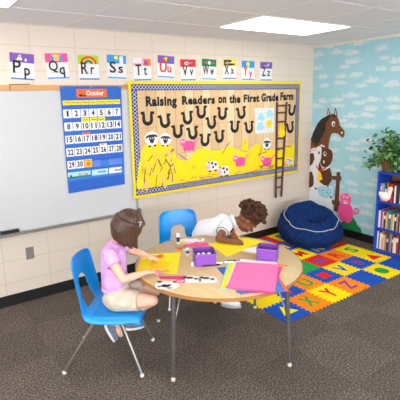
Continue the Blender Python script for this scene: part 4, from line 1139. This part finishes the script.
# stack of large construction paper
ang = math.atan2(.29, .33); ux = V((math.cos(ang), math.sin(ang))); uy = V((-ux.y, ux.x))
def big(cx, cy, rot, mt, lab, z, w=.445, h=.300):
    a = ang + R_(rot); ux = V((math.cos(a), math.sin(a))); uy = V((-ux.y, ux.x))
    sheet('construction_paper', lab, 'paper', [(cx + ux.x * s * w / 2 + uy.x * r * h / 2, cy + ux.y * s * w / 2 + uy.y * r * h / 2) for s, r in ((-1, -1), (1, -1), (1, 1), (-1, 1))], z, mt, 'stack of construction paper')
big(-2.895, -1.925, 30, cbl, 'dark blue sheet at the bottom of the paper stack, one corner sticking out left', ZT)
big(-2.858, -1.965, 19, cre, 'coral red sheet in the paper stack, sticking out at the right', ZT + .0014)
big(-2.868, -1.958, 15, mat('mid_blue_card', (70, 120, 200), .6), 'mid blue sheet sticking out at the right of the paper stack', ZT + .0028)
big(-2.905, -1.908, 3, clb, 'pale aqua sheet at the left side of the paper stack', ZT + .0042)
big(-2.893, -1.912, 1, cy, 'yellow sheet at the left side of the paper stack', ZT + .0056)
big(-2.826, -1.893, 0, white, 'white sheet just under the pink ones in the paper stack', ZT + .0070)
big(-2.868, -1.962, -5, mat('rose_card', (222, 62, 130), .6), 'deep pink sheet second from the top of the paper stack', ZT + .0084)
big(-2.860, -1.940, 0, cpk, 'pink sheet on the very top of the paper stack', ZT + .0098)
# purple bins
pm = mat('purple_plastic', (136, 76, 176), .35, var=.04)
def bin_(label, c, rot, w, d, h):
    t = thing('storage_bin', label, 'bin', (c[0], c[1], ZT), rot, 'purple plastic bins on the table')
    m = MB(); k = .006
    for (x, y, sx, sy) in ((0, -d / 2 + .002, w, .004), (0, d / 2 - .002, w, .004), (-w / 2 + .002, 0, .004, d), (w / 2 - .002, 0, .004, d)): m.box((x, y, h / 2), (sx, sy, h))
    m.box((0, 0, .002), (w - .002, d - .002, .004)); m.build('body', pm, t)
    m = MB()
    for (x, y, sx, sy) in ((0, -d / 2, w + .008, .008), (0, d / 2, w + .008, .008), (-w / 2, 0, .008, d + .008), (w / 2, 0, .008, d + .008)): m.box((x, y, h - .003), (sx, sy, .006))
    m.build('rim', mat('purple_rim', (156, 104, 200), .35), t, bevel=.001)
    return t
b1 = (-2.978, -1.530); bin_('purple plastic bin holding glue bottles, left of centre on the table', b1, R_(-27.4), .154, .150, .092)
b2 = (-2.545, -1.750); bin_('empty purple plastic bin at the right end of the table', b2, R_(-52.4), .150, .128, .092)
wp_ = mat('white_plastic', (240, 240, 242), .35, var=.01); dbl = mat('dark_blue_label', (38, 36, 112), .5)
def glue(label, x, y, z, h=.10, r=.0125, lay=None, cat='glue stick'):
    t = thing('glue_stick', label, cat, (x, y, z), group='glue sticks')
    if lay is not None: t.rotation_euler = (0, PI / 2, lay); t.location.z = z + r
    m = MB(); m.lathe([(r, 0), (r, h * .22)], n=18); m.build('base', wp_, t, smooth=True)
    m = MB(); m.lathe([(r * 1.02, h * .22), (r * 1.02, h * .68)], n=18); m.build('label_wrap', dbl, t, smooth=True)
    m = MB(); m.lathe([(r * 1.03, h * .68), (r * 1.03, h * .97), (r * .9, h)], n=18); m.build('cap', wp_, t, smooth=True)
glue('white and navy glue stick standing upright in front of the empty blue chair', -2.905, -1.062, ZT, .092, .0135)
glue('small capped glue stick standing by the orange scissors', -2.985, -1.322, ZT, .055, .0105)
for k, (dx, dy, hh, lab) in enumerate(((-.045, -.035, .083, 'leftmost of the glue sticks standing inside the left purple bin'), (.03, -.04, .085, 'rightmost of the glue sticks standing inside the left purple bin'), (-.008, -.02, .079, 'middle of the glue sticks standing inside the left purple bin'))):
    a = R_(-27.4); glue(lab, b1[0] + dx * math.cos(a) - dy * math.sin(a), b1[1] + dx * math.sin(a) + dy * math.cos(a), ZT + .0045, hh, .0125)
def cap_(label, x, y):
    t = thing('bottle_cap', label, 'cap', (x, y, ZT), group='white glue caps')
    m = MB(); m.lathe([(.011, 0), (.0115, .003), (.0115, .021), (.0095, .024), (.0, .0245)], n=18); m.build('cap', wp_, t, smooth=True)
    m = MB(); m.lathe([(.0125, 0), (.0125, .004)], n=18); m.build('rim', mat('cap_rim', (216, 216, 220), .4), t, smooth=True)
cap_('white round cap lying at the left front corner of the left purple bin', -3.076, -1.521)
cap_('white round cap at the far edge of the table near the boy sleeve', -2.705, -1.140)
def sciss(label, loc, rz, hm, z=ZT, sc=1., ry=0.):
    t = thing('scissors', label, 'scissors', (loc[0], loc[1], z), rz, 'children scissors', ry)
    for s in (-1, 1):
        m = MB(); m.prism([(0, s * .003 - .004, 0 if s > 0 else .0018), (0, s * .003 + .004, 0 if s > 0 else .0018), (.06 * sc, s * .010, 0 if s > 0 else .0018)], (0, 0, .0016)); m.build('blade', steel, t)
        m = MB(); m.ring([(-.032 * sc + .020 * sc * math.cos(a), -s * .014 * sc + .0125 * sc * math.sin(a), .004) for a in [2 * PI * k / 18 for k in range(18)]], .0038, 8); m.tube([(-.016 * sc, -s * .008, .004), (.004, s * .001, .004)], .0036, 8); m.build('handle', hm, t, smooth=True)
    m = MB(); m.lathe([(.003, .002), (.003, .005)], (.002, 0, 0), 10); m.build('rivet', alu, t)
org = mat('orange_plastic', (240, 112, 28), .35)
sciss('orange handled scissors lying on the yellow paper beyond the girl hands', (-3.20, -1.208), R_(130), org, ZT + .0014)
sciss('orange handled scissors lying beside the upright glue stick', (-2.93, -1.155), R_(10), org)
# paper animal pieces in the making
def piece(name, label, cat, loc, rz, group=None): return thing(name, label, cat, (loc[0], loc[1], ZT), rz, group)
def fl(m, pts, z, t=.0008): m.slab(pts, z, t)
t = piece('paper_panda', 'white paper panda face with black patches near the front edge of the table', 'panda cutout', (-3.405, -1.698), R_(-38))
m = MB(); fl(m, smooth_poly([(-.078, .0), (-.06, .05), (0, .06), (.06, .05), (.082, .0), (.055, -.05), (0, -.06), (-.055, -.052)], 4), 0); m.build('face', white, t)
for x in (-.055, .052):
    m = MB(); fl(m, oval(x, .052, .018, .014, 12), .0009); m.build('ear', black, t)
m = MB(); fl(m, smooth_poly([(-.04, -.012), (-.02, .014), (.005, .008), (.03, .014), (.018, -.02), (-.012, -.03)], 3), .0009); fl(m, oval(-.048, -.022, .012, .008, 10), .0009); fl(m, oval(.022, -.040, .02, .007, 10), .0009); m.build('patch', black, t)
t = piece('paper_pig', 'small pink paper pig face with goggle eyes beside the panda face', 'pig cutout', (-3.303, -1.703), R_(-38))
m = MB(); fl(m, smooth_poly([(-.034, 0), (-.026, .02), (0, .024), (.028, .02), (.034, 0), (.02, -.022), (-.02, -.022)], 4), .0012); m.build('face', pinkp, t)
for x in (-.013, .012):
    m = MB(); fl(m, oval(x, .006, .009, .009, 12), .0021); m.m(1); fl(m, oval(x, .005, .004, .004, 8), .003, .0004); m.build('eye', [white, black], t)
m = MB(); fl(m, oval(0, -.012, .010, .006, 12), .0021); m.build('snout', pinkl, t)
t = piece('paper_strip', 'deep pink paper strip lying from the girl hand toward the pig face', 'paper strip', (-3.318, -1.610), R_(-38))
m = MB(); fl(m, [(-.09, .022), (.10, .03), (.098, -.032), (-.07, -.026)], 0); m.build('strip', pinkd, t)
for (lx, ly, rz, lab) in ((-3.222, -1.720, -34, 'left of the two small white paper cows with brown spots on the table'), (-3.138, -1.790, -36, 'right of the two small white paper cows with brown spots on the table')):
    t = piece('paper_cow', lab, 'cow cutout', (lx, ly), R_(rz), 'white paper cows on the table'); t.scale = (1.15, 1.45, 1)
    m = MB(); fl(m, smooth_poly([(-.05, .02), (-.02, .04), (.03, .034), (.05, .02), (.05, -.026), (.0, -.036), (-.045, -.026)], 4), 0); m.build('body', white, t)
    m = MB(); fl(m, oval(-.012, .018, .024, .012, 12), .0009); fl(m, oval(.026, .006, .014, .010, 12), .0009); fl(m, oval(-.036, .026, .012, .009, 10), .0009); m.build('spot', spot, t)
t = piece('paper_sheep', 'pile of white paper shapes at the far edge of the table', 'paper shape', (-2.80, -1.06), R_(-30)); t.scale = (1.1, 1.3, 1)
m = MB(); pts = [(.10 * (1 + .08 * math.cos(7 * a)) * math.cos(a), .052 * (1 + .1 * math.cos(7 * a)) * math.sin(a)) for a in [2 * PI * k / 42 for k in range(42)]]; fl(m, pts, 0); m.build('wool', white, t)
m = MB(); fl(m, oval(-.05, -.01, .03, .02, 14), .0009); m.build('yellow_shape', yellow, t)
t = piece('paper_pig', 'pink paper pig pieces beside the left purple bin, under the white shapes', 'pig cutout', (-2.80, -1.165), R_(-40)); t.scale = (1.25, 1.45, 1)
m = MB(); fl(m, smooth_poly([(-.075, -.02), (-.05, .03), (-.02, .024), (0, .045), (.03, .028), (.075, .035), (.08, -.025), (.0, -.035)], 3), .0012); m.build('body', pinkp, t)
m = MB(); fl(m, oval(-.05, .02, .024, .02, 12), .0022); m.build('ear', pinkl, t)
t = piece('paper_cow', 'small brown and white paper scrap between the scissors and the left purple bin', 'paper scrap', (-2.935, -1.225), R_(-20))
m = MB(); fl(m, smooth_poly([(-.03, 0), (-.01, .018), (.035, .012), (.03, -.014), (-.01, -.016)], 4), 0); m.build('body', white, t)
m = MB(); fl(m, oval(.01, 0, .016, .008, 10), .0009); m.build('spot', spot, t)
# markers and pencils
def marker(label, loc, rz, body, capm, L_=.13, r=.0075):
    t = thing('marker', label, 'marker', (loc[0], loc[1], ZT + r), rz, 'markers')
    m = MB(); m.tube([(-.065, 0, 0), (.03, 0, 0)], r, 12); m.build('barrel', body, t, smooth=True)
    m = MB(); m.tube([(.03, 0, 0), (.068, 0, 0)], [r * 1.08, r * .95], 12); m.build('cap', capm, t, smooth=True)
    m = MB(); m.tube([(-.012, 0, 0), (-.004, 0, 0)], r * 1.02, 12); m.build('band', black, t, smooth=True)
marker('white marker lying between the left purple bin and the paper stack', (-2.868, -1.635), R_(-25), wp_, wp_)
marker('black marker lying against the front of the left purple bin', (-2.975, -1.612), R_(-25 + 180), black, mat('black_plastic', (28, 28, 30), .4), r=.006)
marker('black capped white marker touching the white sheet of the paper stack', (-2.775, -1.655), R_(-32), black, wp_, r=.0065)
t = thing('crayon', 'orange crayon at the right edge of the paper stack', 'crayon', (-2.567, -1.918, ZT + .005), R_(-60))
m = MB(); m.tube([(-.03, 0, 0), (.03, 0, 0)], .0048, 10); m.build('wrapper', org, t, smooth=True)
m = MB(); m.tube([(.03, 0, 0), (.042, 0, 0)], [.004, .0012], 10); m.build('tip', mat('brown_wax', (150, 80, 24), .5), t, smooth=True)

# ------------------------------------------------------------------ people
def frame_from(z, x):
    """rotation whose local z is z and local x leans towards x"""
    z = V(z).normalized(); x = V(x); x = (x - z * x.dot(z)).normalized(); y = z.cross(x)
    return Matrix((x, y, z)).transposed()

def head_shapes(m, c, R, s=1.0):
    """child head: local x = face, z = crown; centre of the skull at c"""
    P = lambda x, y, z: V(c) + R @ (V((x, y, z)) * s)
    m.ell(P(-.008, 0, .018), (.092 * s, .074 * s, .088 * s), R, 20, 14)
    m.ell(P(.020, 0, -.040), (.062 * s, .058 * s, .066 * s), R, 16, 12)
    m.ell(P(.048, 0, -.078), (.022 * s, .026 * s, .022 * s), R)
    for sy in (-1, 1):
        m.ell(P(.050, sy * .034, -.040), (.026 * s, .024 * s, .028 * s), R)
        m.ell(P(-.012, sy * .074, -.010), (.018 * s, .009 * s, .027 * s), R)
    m.cap(P(.080, 0, .004), P(.098, 0, -.030), .008 * s, .012 * s)
    m.ell(P(.080, 0, -.058), (.009 * s, .020 * s, .007 * s), R)
    m.ell(P(.079, 0, -.069), (.009 * s, .017 * s, .006 * s), R)
    m.ell(P(.076, 0, .022), (.014 * s, .045 * s, .012 * s), R)
    return P

def hand(m, wrist, d, n, thumb, L_=.115, curl=.5, curls=None):
    """palm and five fingers. d = wrist to knuckles, n = back of the hand, thumb = side of the thumb"""
    d = V(d).normalized(); n = V(n); n = (n - d * n.dot(d)).normalized(); s = d.cross(n); s = s if s.dot(V(thumb)) > 0 else -s
    w = V(wrist); pl = L_ * .52
    k = L_ / .115
    for q in (-1.2, -.4, .4, 1.2):
        m.chain([(w + s * q * .006 * k, .012 * k), (w + d * pl * .55 + s * q * .0115 * k, .0105 * k), (w + d * pl + s * q * .0140 * k, .0082 * k)], 10)
    fl_ = [(.0225, .86, 0), (.0078, 1.0, 1), (-.0072, .95, 2), (-.0215, .76, 3)]
    for off, ln, i in fl_:
        c = (curls or [curl] * 4)[i]
        base = w + d * (pl * (.98 if i in (1, 2) else .92)) + s * off * k
        dirv = (d + s * off * 5).normalized(); p = base; pts = [(w + d * pl * .6 + s * off * .8 * k, .0080 * k), (p, .0074 * k)]
        a = 0
        for seg, r in ((.5, .0068), (.3, .0036), (.22, .0056)):
            a += c * .9
            v = dirv * math.cos(a) - n * math.sin(a)
            p = p + v * (L_ * .48 * ln * seg * 1.0); pts.append((p, r * k))
        m.chain(pts, 10)
    b = w + d * pl * .28 + s * .016 * k
    m.chain([(b, .0098 * k), (b + (d * .6 + s * .7 - n * .15).normalized() * .026 * k, .0082 * k), (b + (d * .6 + s * .7 - n * .15).normalized() * .026 * k + (d * .9 + s * .15 - n * .3).normalized() * .022 * k, .0066 * k)], 10)

def skin_mat(name, rgb):
    m_ = mat(name, rgb, .5, var=.04, scale=18, spec=.35)
    b = [n for n in m_.node_tree.nodes if n.type == 'BSDF_PRINCIPLED'][0]
    b.inputs['Subsurface Weight'].default_value = .12; b.inputs['Subsurface Radius'].default_value = (.012, .005, .003); b.inputs['Subsurface Scale'].default_value = 1
    return m_

# ---- girl: local x forward, y her left
g = thing('person', 'girl with brown bob and lilac top, sitting and cutting paper at the table', 'person', GC, GA)
gsk = skin_mat('fair_skin', (232, 184, 156))
HC = V((.186, .0, .998)); HR = frame_from((.46, .02, .89), (.74, .36, -.46))
HS = .90
b = MB()
P = head_shapes(b, HC, HR, HS)
b.chain([((.065, 0, .84), .040), ((.095, 0, .90), .034), ((.145, 0, .955), .036)])                    # neck
b.chain([((.065, 0, .49), .085), ((.065, 0, .60), .070), ((.065, 0, .70), .074), ((.070, 0, .79), .072)], 18)   # torso
b.chain([((.065, -.095, .815), .042), ((.07, 0, .835), .048), ((.07, .095, .815), .042)])
# right (near) arm
RW, LW = V((.292, -.052, .680)), V((.245, .235, .690))
b.chain([((.075, -.120, .812), .036), ((.118, -.150, .745), .032), ((.165, -.165, .676), .0275)]); b.chain([((.165, -.165, .676), .0275), ((.225, -.120, .678), .026), (RW, .0182)])
hand(b, RW, (.80, .55, -.12), (.1, .1, 1), (-.5, .8, .1), .112, .42)
# left (far) arm
b.chain([((.075, .120, .812), .036), ((.105, .195, .765), .032), ((.140, .245, .715), .0275)]); b.chain([((.140, .245, .715), .0275), ((.20, .240, .705), .026), (LW, .0185)])
hand(b, LW, (.97, -.12, -.22), (.2, .1, 1), (.1, -1, .0), .112, .25)
# legs
RK, LK = V((.338, -.080, .488)), V((.333, .075, .488))
RA, LA = V((.030, .065, .222)), V((.112, .135, .222))
FD = (V((.42, .12, -.90)).normalized(), V((.84, .50, -.12)).normalized())
for hp, kn, an in (((.07, -.065, .475), RK, RA), ((.07, .065, .475), LK, LA)):
    b.chain([(hp, .072), (V(hp) * .5 + kn * .5 + V((0, 0, .004)), .060), (kn, .040)], 16)
    sh = kn * .62 + an * .38
    b.chain([(kn, .039), (sh + V((-.012, .012, .0)), .035), (kn * .2 + an * .8, .026), (an, .024)], 14)
    fd = FD[0] if an is RA else FD[1]; b.chain([(an, .025), (an + fd * .04 + V((0, 0, -.025)), .022), (an + fd * .07 + V((0, 0, -.03)), .018)])
blob(b, 'body', gsk, g, .0038, 5)
# eyes, brows, lips
ew, ei = mat('eye_white', (236, 234, 230), .3), mat('eye_brown', (60, 38, 26), .3)
def face_bits(par, P, R, s, lip, brow):
    for sy in (-1, 1):
        m = MB(); m.ell(P(.081, sy * .031, -.004), (.008 * s, .0125 * s, .007 * s), R); m.m(1); m.ell(P(.0865, sy * .031, -.006), (.004 * s, .0062 * s, .0062 * s), R); m.build('eye', [ew, ei], par, smooth=True)
        m = MB(); m.cap(P(.088, sy * .018, .016), P(.082, sy * .044, .016), .003 * s, .002 * s); m.build('eyebrow', brow, par, smooth=True)
    m = MB(); m.ell(P(.0885, 0, -.058), (.005 * s, .017 * s, .0045 * s), R); m.ell(P(.087, 0, -.067), (.005 * s, .014 * s, .0045 * s), R); m.build('lips', lip, par, smooth=True)
hair_b = wave_mat('brown_hair', (90, 57, 38), (50, 31, 22), 22, .38, 'X', .25, 5)
face_bits(g, P, HR, HS, mat('rose_lips', (206, 120, 112), .5), hair_b)
# lilac top
lil = mat('lilac_cotton', (216, 168, 218), .85, var=.10, scale=26, bump=.25, spec=.15)
SL = {-1: V((.106, -.142, .765)), 1: V((.098, .172, .778))}
c = MB()
c.chain([((.062, 0, .535), .098), ((.058, 0, .60), .090), ((.058, 0, .70), .092), ((.064, 0, .785), .088)], 20, True)
c.chain([((.065, -.09, .812), .052), ((.070, 0, .83), .058), ((.065, .09, .812), .052)])
for s in (-1, 1):
    c.ell((.066, s * .045, .60), (.082, .066, .075))
    c.chain([((.070, s * .108, .818), .050), (SL[s], .047)], 16, False, True)
c.chain([((.068, 0, .83), .054), ((.090, 0, .878), .045)], 18, True, True)
blob(c, 'blouse', lil, g, .0045, 4)
m = MB(); rg = []
for k in range(26):
    a = 2 * PI * k / 26; q = frame_from((.45, 0, .9), (1, 0, 0)) @ V((.047 * math.cos(a), .050 * math.sin(a), .004 * math.sin(5 * a))); rg.append(V((.090, 0, .872)) + q)
m.ring(rg, .010, 8); m.build('collar', mat('lilac_ruffle', (206, 150, 206), .85), g, smooth=True)
for s in (-1, 1):
    m = MB(); ax = (SL[s] - V((.070, s * .108, .818))).normalized(); F = frame_from(ax, (1, 0, 0)); cc = SL[s]
    m.ring([cc + F @ V((.046 * math.cos(2 * PI * k / 20), .046 * math.sin(2 * PI * k / 20), 0)) for k in range(20)], .005, 6); m.build('sleeve_hem', bpy.data.materials['lilac_ruffle'], g, smooth=True)
# khaki shorts
c = MB(); c.chain([((.072, 0, .56), .092), ((.074, 0, .50), .096)], 20)
for s in (-1, 1):
    c.chain([((.085, s * .062, .482), .084), ((.245, s * .082, .484), .070)], 18, False, True); c.ell((.062, s * .05, .475), (.085, .072, .062))
blob(c, 'shorts', mat('khaki_cotton', (206, 192, 172), .85, var=.14, scale=22, bump=.35, spec=.1), g, .0048, 4)
# hair : bob with side parting and a band
h = MB()
Q = lambda x, y, z: HC + HR @ (V((x, y, z)) * HS)
h.ell(Q(-.018, 0, .026), (.106 * HS, .092 * HS, .100 * HS), HR, 22, 14)
dn = V((.10, 0, -1)).normalized()
for k in range(23):
    a = PI * .27 + (2 * PI - PI * .54) * k / 22          # from the left temple round the back to the right temple
    r0 = V((math.cos(a) * .098 - .016, math.sin(a) * .088, .0)) * HS
    p0 = HC + HR @ (r0 + V((0, 0, .03))); p1 = HC + HR @ (r0 * 1.02 + V((0, 0, -.035)))
    ln = .082 + .012 * math.sin(k * 2.1) + .012 * math.cos(a) * -1
    p2 = p1 + dn * ln * .6 + HR @ V((0, 0, -.012)); p3 = p1 + dn * ln + HR @ (V((.012, 0, -.006)) - r0 * .10)
    h.chain([(p0, .020), (p1, .022), (p2, .020), (p3, .009)], 8)
for k in range(5):                                           # strands falling forward beside the face
    for s in (-1, 1):
        h.chain([(Q(.02, s * .02, .115), .016), (Q(.070, s * (.040 + .008 * k), .070), .015), (Q(.070 - .008 * k, s * (.068 + .004 * k), .0), .014), (Q(.060 - .010 * k, s * .078, -.06), .012), (Q(.058 - .010 * k, s * .076, -.095 - .006 * k), .007)], 8)
blob(h, 'hair', hair_b, g, .0042, 2)
m = MB()
m.chain([(Q(.045, -.088, .052), .0045), (Q(.052, -.066, .088), .0045), (Q(.054, -.03, .116), .0045), (Q(.055, .0, .126), .0045)], 6)
m.chain([(Q(.02, -.09, .075), .004), (Q(.052, -.072, .080), .004), (Q(.078, -.05, .078), .004)], 6)
blob(m, 'headband', mat('silver_headband', (190, 176, 170), .4), g, .003, 1)
# shoes
shm = [mat('grey_trainer', (112, 124, 142), .7, var=.3, scale=60), mat('white_sole', (232, 230, 226), .6), mat('coral_lace', (226, 96, 110), .6)]
for an, lab in ((RA, None), (LA, None)):
    fd = FD[0] if an is RA else FD[1]; F = frame_from((.10, .06, .99), fd) if an is LA else frame_from((.88, .25, .40), fd)
    A = lambda x, y, z: an + F @ (V((x, y, z)) * .86)
    c = MB(); c.chain([(A(-.018, 0, -.030), .033), (A(.02, 0, -.048), .033), (A(.08, 0, -.060), .030), (A(.115, 0, -.064), .024)], 14); c.chain([(A(-.004, 0, .0), .034), (A(-.008, 0, -.03), .036)], 14, True)
    o = blob(c, 'shoe', shm[0], g, .005, 2)
    m = MB(); pts = [A(.055 + .092 * math.cos(t) , .036 * math.sin(t) * (1 - .12 * math.cos(t)), -.094) for t in [2 * PI * k / 24 for k in range(24)]]
    m.prism(pts, F @ V((0, 0, .018))); m.build('sole', shm[1], o, smooth=False, bevel=.004)
    m = MB()
    for k in range(3): m.tube([A(.035 + .02 * k, -.026, -.026 - .006 * k), A(.04 + .02 * k, 0, -.014 - .008 * k), A(.035 + .02 * k, .026, -.026 - .006 * k)], .0035, 6)
    m.build('laces', shm[2], o, smooth=True)
    m = MB(); m.lathe([(.030, -.004), (.031, .01), (.029, .024), (.027, .026)], (0, 0, 0), 16); m.v = [tuple(an + F @ (V(v) + V((-.004, 0, -.006)))) for v in m.v]; m.build('sock', white, g, smooth=True)

# scissors in her right hand
spt = GC + Matrix.Rotation(GA, 3, 'Z') @ V((.400, -.012, 0))
sciss('pink handled scissors held in the girl hand', (spt.x, spt.y), GA + R_(35), mat('pink_plastic', (232, 130, 190), .4), .668, 1.0, R_(6))

# ---- boy: built in world axes around his hips
BO = V((-2.60, -.93, 0))
boy = thing('person', 'boy with curly dark hair and white polo shirt leaning over the table', 'person', BO)
bsk = skin_mat('brown_skin', (126, 76, 52))
W_ = lambda x, y, z: V((x, y, z)) - BO
BH = W_(-2.232, -1.185, .754); BR = frame_from((.70, -.46, .55), (.42, -.30, -.86))
b = MB()
P2 = head_shapes(b, BH, BR, 1.06)
b.chain([(W_(-2.385, -1.055, .725), .044), (W_(-2.325, -1.10, .742), .038), (W_(-2.265, -1.145, .745), .040)])
b.chain([(W_(-2.555, -.885, .54), .090), (W_(-2.512, -.925, .645), .084), (W_(-2.475, -1.01, .668), .088), (W_(-2.41, -1.045, .705), .082)], 18)
# shoulders: right one toward the camera
RS, LS = W_(-2.458, -1.145, .722), W_(-2.352, -.955, .722)
b.chain([(RS, .044), (W_(-2.40, -1.05, .728), .052), (LS, .044)])
RE, RWr = W_(-2.612, -1.238, .668), W_(-2.552, -1.368, .666)
b.chain([(RS, .040), (RS * .5 + RE * .5, .034), (RE, .0285)]); b.chain([(RE, .0285), (RE * .55 + RWr * .45, .027), (RWr, .019)])
hand(b, RWr, (.80, -.55, -.06), (-.2, -.3, 1), (.5, .8, .3), .112, .75, [.6, .75, .85, .9])
LE, LWr = W_(-2.335, -1.06, .672), W_(-2.41, -1.20, .668)
b.chain([(LS, .040), (LS * .5 + LE * .5, .034), (LE, .0285)]); b.chain([(LE, .0285), (LWr, .019)])
hand(b, LWr, (-.55, -.75, -.06), (0, 0, 1), (-.8, .4, 0), .112, .4)
# legs: half risen, one foot under the table
RKn, LKn, RAn, LAn = W_(-2.545, -1.075, .30), W_(-2.42, -.965, .31), W_(-2.50, -1.185, .075), W_(-2.43, -.80, .075)
for hp, kn, an in ((W_(-2.61, -.93, .525), RKn, RAn), (W_(-2.51, -.84, .525), LKn, LAn)):
    b.chain([(hp, .078), (hp * .5 + kn * .5, .064), (kn, .046)], 16); b.chain([(kn, .045), (kn * .55 + an * .45, .038), (an, .027)], 14)
    b.chain([(an, .027), (an + V((.05, -.05, -.045)), .022)])
blob(b, 'body', bsk, boy, .0038, 5)
hair_k = mat('curly_dark_hair', (70, 44, 32), .75, var=.45, scale=70, bump=.6, spec=.2)
face_bits(boy, P2, BR, 1.06, mat('brown_lips', (128, 66, 56), .5), hair_k)
h = MB(); rh = random.Random(4)
Q2 = lambda x, y, z: BH + BR @ V((x, y, z))
h.ell(Q2(-.022, 0, .048), (.108, .092, .096), BR, 20, 14)
for k in range(300):
    u = rh.uniform(-.25, 1); a = rh.uniform(0, 2 * PI); rr = math.sqrt(1 - u * u)
    d = V((rr * math.cos(a), rr * math.sin(a), u))
    if d.x > .45 and d.z < .42: continue
    if d.z < .1 and d.x > -.15: continue
    k_ = rh.uniform(1.0, 1.27)
    h.ell(Q2(-.022 + d.x * .112 * k_, d.y * .098 * k_, .048 + d.z * .106 * k_), rh.uniform(.012, .021), None, 8, 6)
blob(h, 'hair', hair_k, boy, .0042, 1)
# polo shirt
wh = mat('white_cotton', (230, 230, 236), .85, var=.03, scale=20, bump=.2, spec=.12)
c = MB()
c.chain([(W_(-2.555, -.885, .52), .110), (W_(-2.512, -.925, .645), .106), (W_(-2.475, -1.01, .668), .107), (W_(-2.405, -1.045, .705), .098)], 20, True)
c.chain([(RS, .058), (W_(-2.395, -1.05, .731), .066), (LS, .058)])
for Sh, El in ((RS, RE), (LS, LE)): c.chain([(Sh + V((0, 0, .004)), .057), (Sh * .52 + El * .48, .054)], 16, False, True)
c.chain([(W_(-2.39, -1.055, .728), .060), (W_(-2.335, -1.095, .742), .050)], 18, True, True)
blob(c, 'polo_shirt', wh, boy, .0045, 4)
m = MB(); F = frame_from((.80, -.50, .30), (0, 0, 1)); cc = W_(-2.328, -1.098, .744)
for k in range(24):
    a0, a1 = 2 * PI * k / 24, 2 * PI * (k + 1) / 24
    if 2.2 < a0 < 2.5: continue
    q = [cc + F @ V((r * math.cos(a), r * math.sin(a), z)) for a, r, z in ((a0, .050, .012), (a1, .050, .012), (a1, .064, -.014), (a0, .064, -.014))]
    m.prism(q, (q[0] - cc).normalized() * .004)
m.build('collar', wh, boy)
nav = mat('navy_trim', (26, 26, 40), .8)
for Sh, El in ((RS, RE), (LS, LE)):
    e = Sh * .52 + El * .48; F = frame_from(El - Sh, (0, 0, 1)); m = MB()
    m.ring([e + F @ V((.0535 * math.cos(2 * PI * k / 20), .0535 * math.sin(2 * PI * k / 20), 0)) for k in range(20)], .0032, 6); m.build('sleeve_trim', nav, boy, smooth=True)
# dark trousers
c = MB(); c.chain([(W_(-2.555, -.885, .55), .100), (W_(-2.555, -.885, .51), .100)], 18)
for hp, kn, an in ((W_(-2.61, -.93, .525), RKn, RAn), (W_(-2.51, -.84, .525), LKn, LAn)):
    c.chain([(hp, .088), (hp * .5 + kn * .5, .073), (kn, .056), (kn * .3 + an * .7, .046), (an + V((0, 0, .015)), .044)], 16, False, True)
blob(c, 'trousers', mat('navy_trousers', (38, 42, 62), .9, var=.12, scale=30), boy, .005, 3)
for an, fd in ((RAn, V((.62, -.78, 0))), (LAn, V((.4, -.9, 0)))):
    F = frame_from((0, 0, 1), fd); A = lambda x, y, z: an + F @ V((x, y, z))
    c = MB(); c.chain([(A(-.02, 0, -.025), .032), (A(.03, 0, -.035), .032), (A(.085, 0, -.042), .029), (A(.115, 0, -.045), .024)], 14); c.chain([(A(-.004, 0, .005), .034), (A(-.008, 0, -.03), .035)], 14, True)
    o = blob(c, 'shoe', mat('white_trainer', (232, 230, 228), .6), boy, .005, 2)
    m = MB(); m.prism([A(.052 + .095 * math.cos(t), .037 * math.sin(t) * (1 - .12 * math.cos(t)), -.0745) for t in [2 * PI * k / 24 for k in range(24)]], (0, 0, .016)); m.build('sole', mat('grey_sole', (176, 174, 172), .7), o, bevel=.003)
# pencil in the boy's hand
t = thing('pencil', 'yellow pencil held in the boy hand above the yellow paper', 'pencil', (-2.480, -1.415, .641), R_(115), ry=R_(-48))
m = MB(); m.tube([(.012, 0, 0), (.125, 0, 0)], .0036, 6); m.build('shaft', mat('pencil_yellow', (236, 176, 40), .4), t)
m = MB(); m.tube([(.0, 0, 0), (.013, 0, 0)], [.0006, .0036], 6); m.build('tip', mat('pencil_wood', (206, 164, 116), .6), t)
m = MB(); m.tube([(.125, 0, 0), (.140, 0, 0)], .0038, 8); m.build('eraser', pinkp, t)

# ------------------------------------------------------------------ world, camera, colour
w = bpy.data.worlds.new('World'); S.world = w; w.use_nodes = True
w.node_tree.nodes['Background'].inputs[0].default_value = lin((220, 228, 240)); w.node_tree.nodes['Background'].inputs[1].default_value = .3
yaw, pit, rol = .5879, .1972, -.0246
Fw = V((math.sin(yaw) * math.cos(pit), math.cos(yaw) * math.cos(pit), -math.sin(pit)))
Rt = V((math.cos(yaw), -math.sin(yaw), 0)); Up = Rt.cross(Fw)
Rr = Rt * math.cos(rol) + Up * math.sin(rol); Ur = -Rt * math.sin(rol) + Up * math.cos(rol)
cam = bpy.data.cameras.new('camera'); co_ = bpy.data.objects.new('camera', cam); COL.objects.link(co_)
M = Matrix((Rr, Ur, -Fw)).transposed().to_4x4(); M.translation = V((-4.7027, -3.9085, 1.8215)); co_.matrix_world = M
cam.sensor_width = 36; cam.sensor_fit = 'HORIZONTAL'; cam.lens = 419.64 / 400 * 36
cam.shift_x = (200 - 186.6) / 400; cam.shift_y = (184.1 - 200) / 400
cam.clip_start = .05; cam.clip_end = 50
S.camera = co_
vs_ = S.view_settings; vs_.view_transform = 'Standard'; vs_.look = 'None'; vs_.gamma = 1; vs_.use_curve_mapping = False
vs_.exposure = -0.34
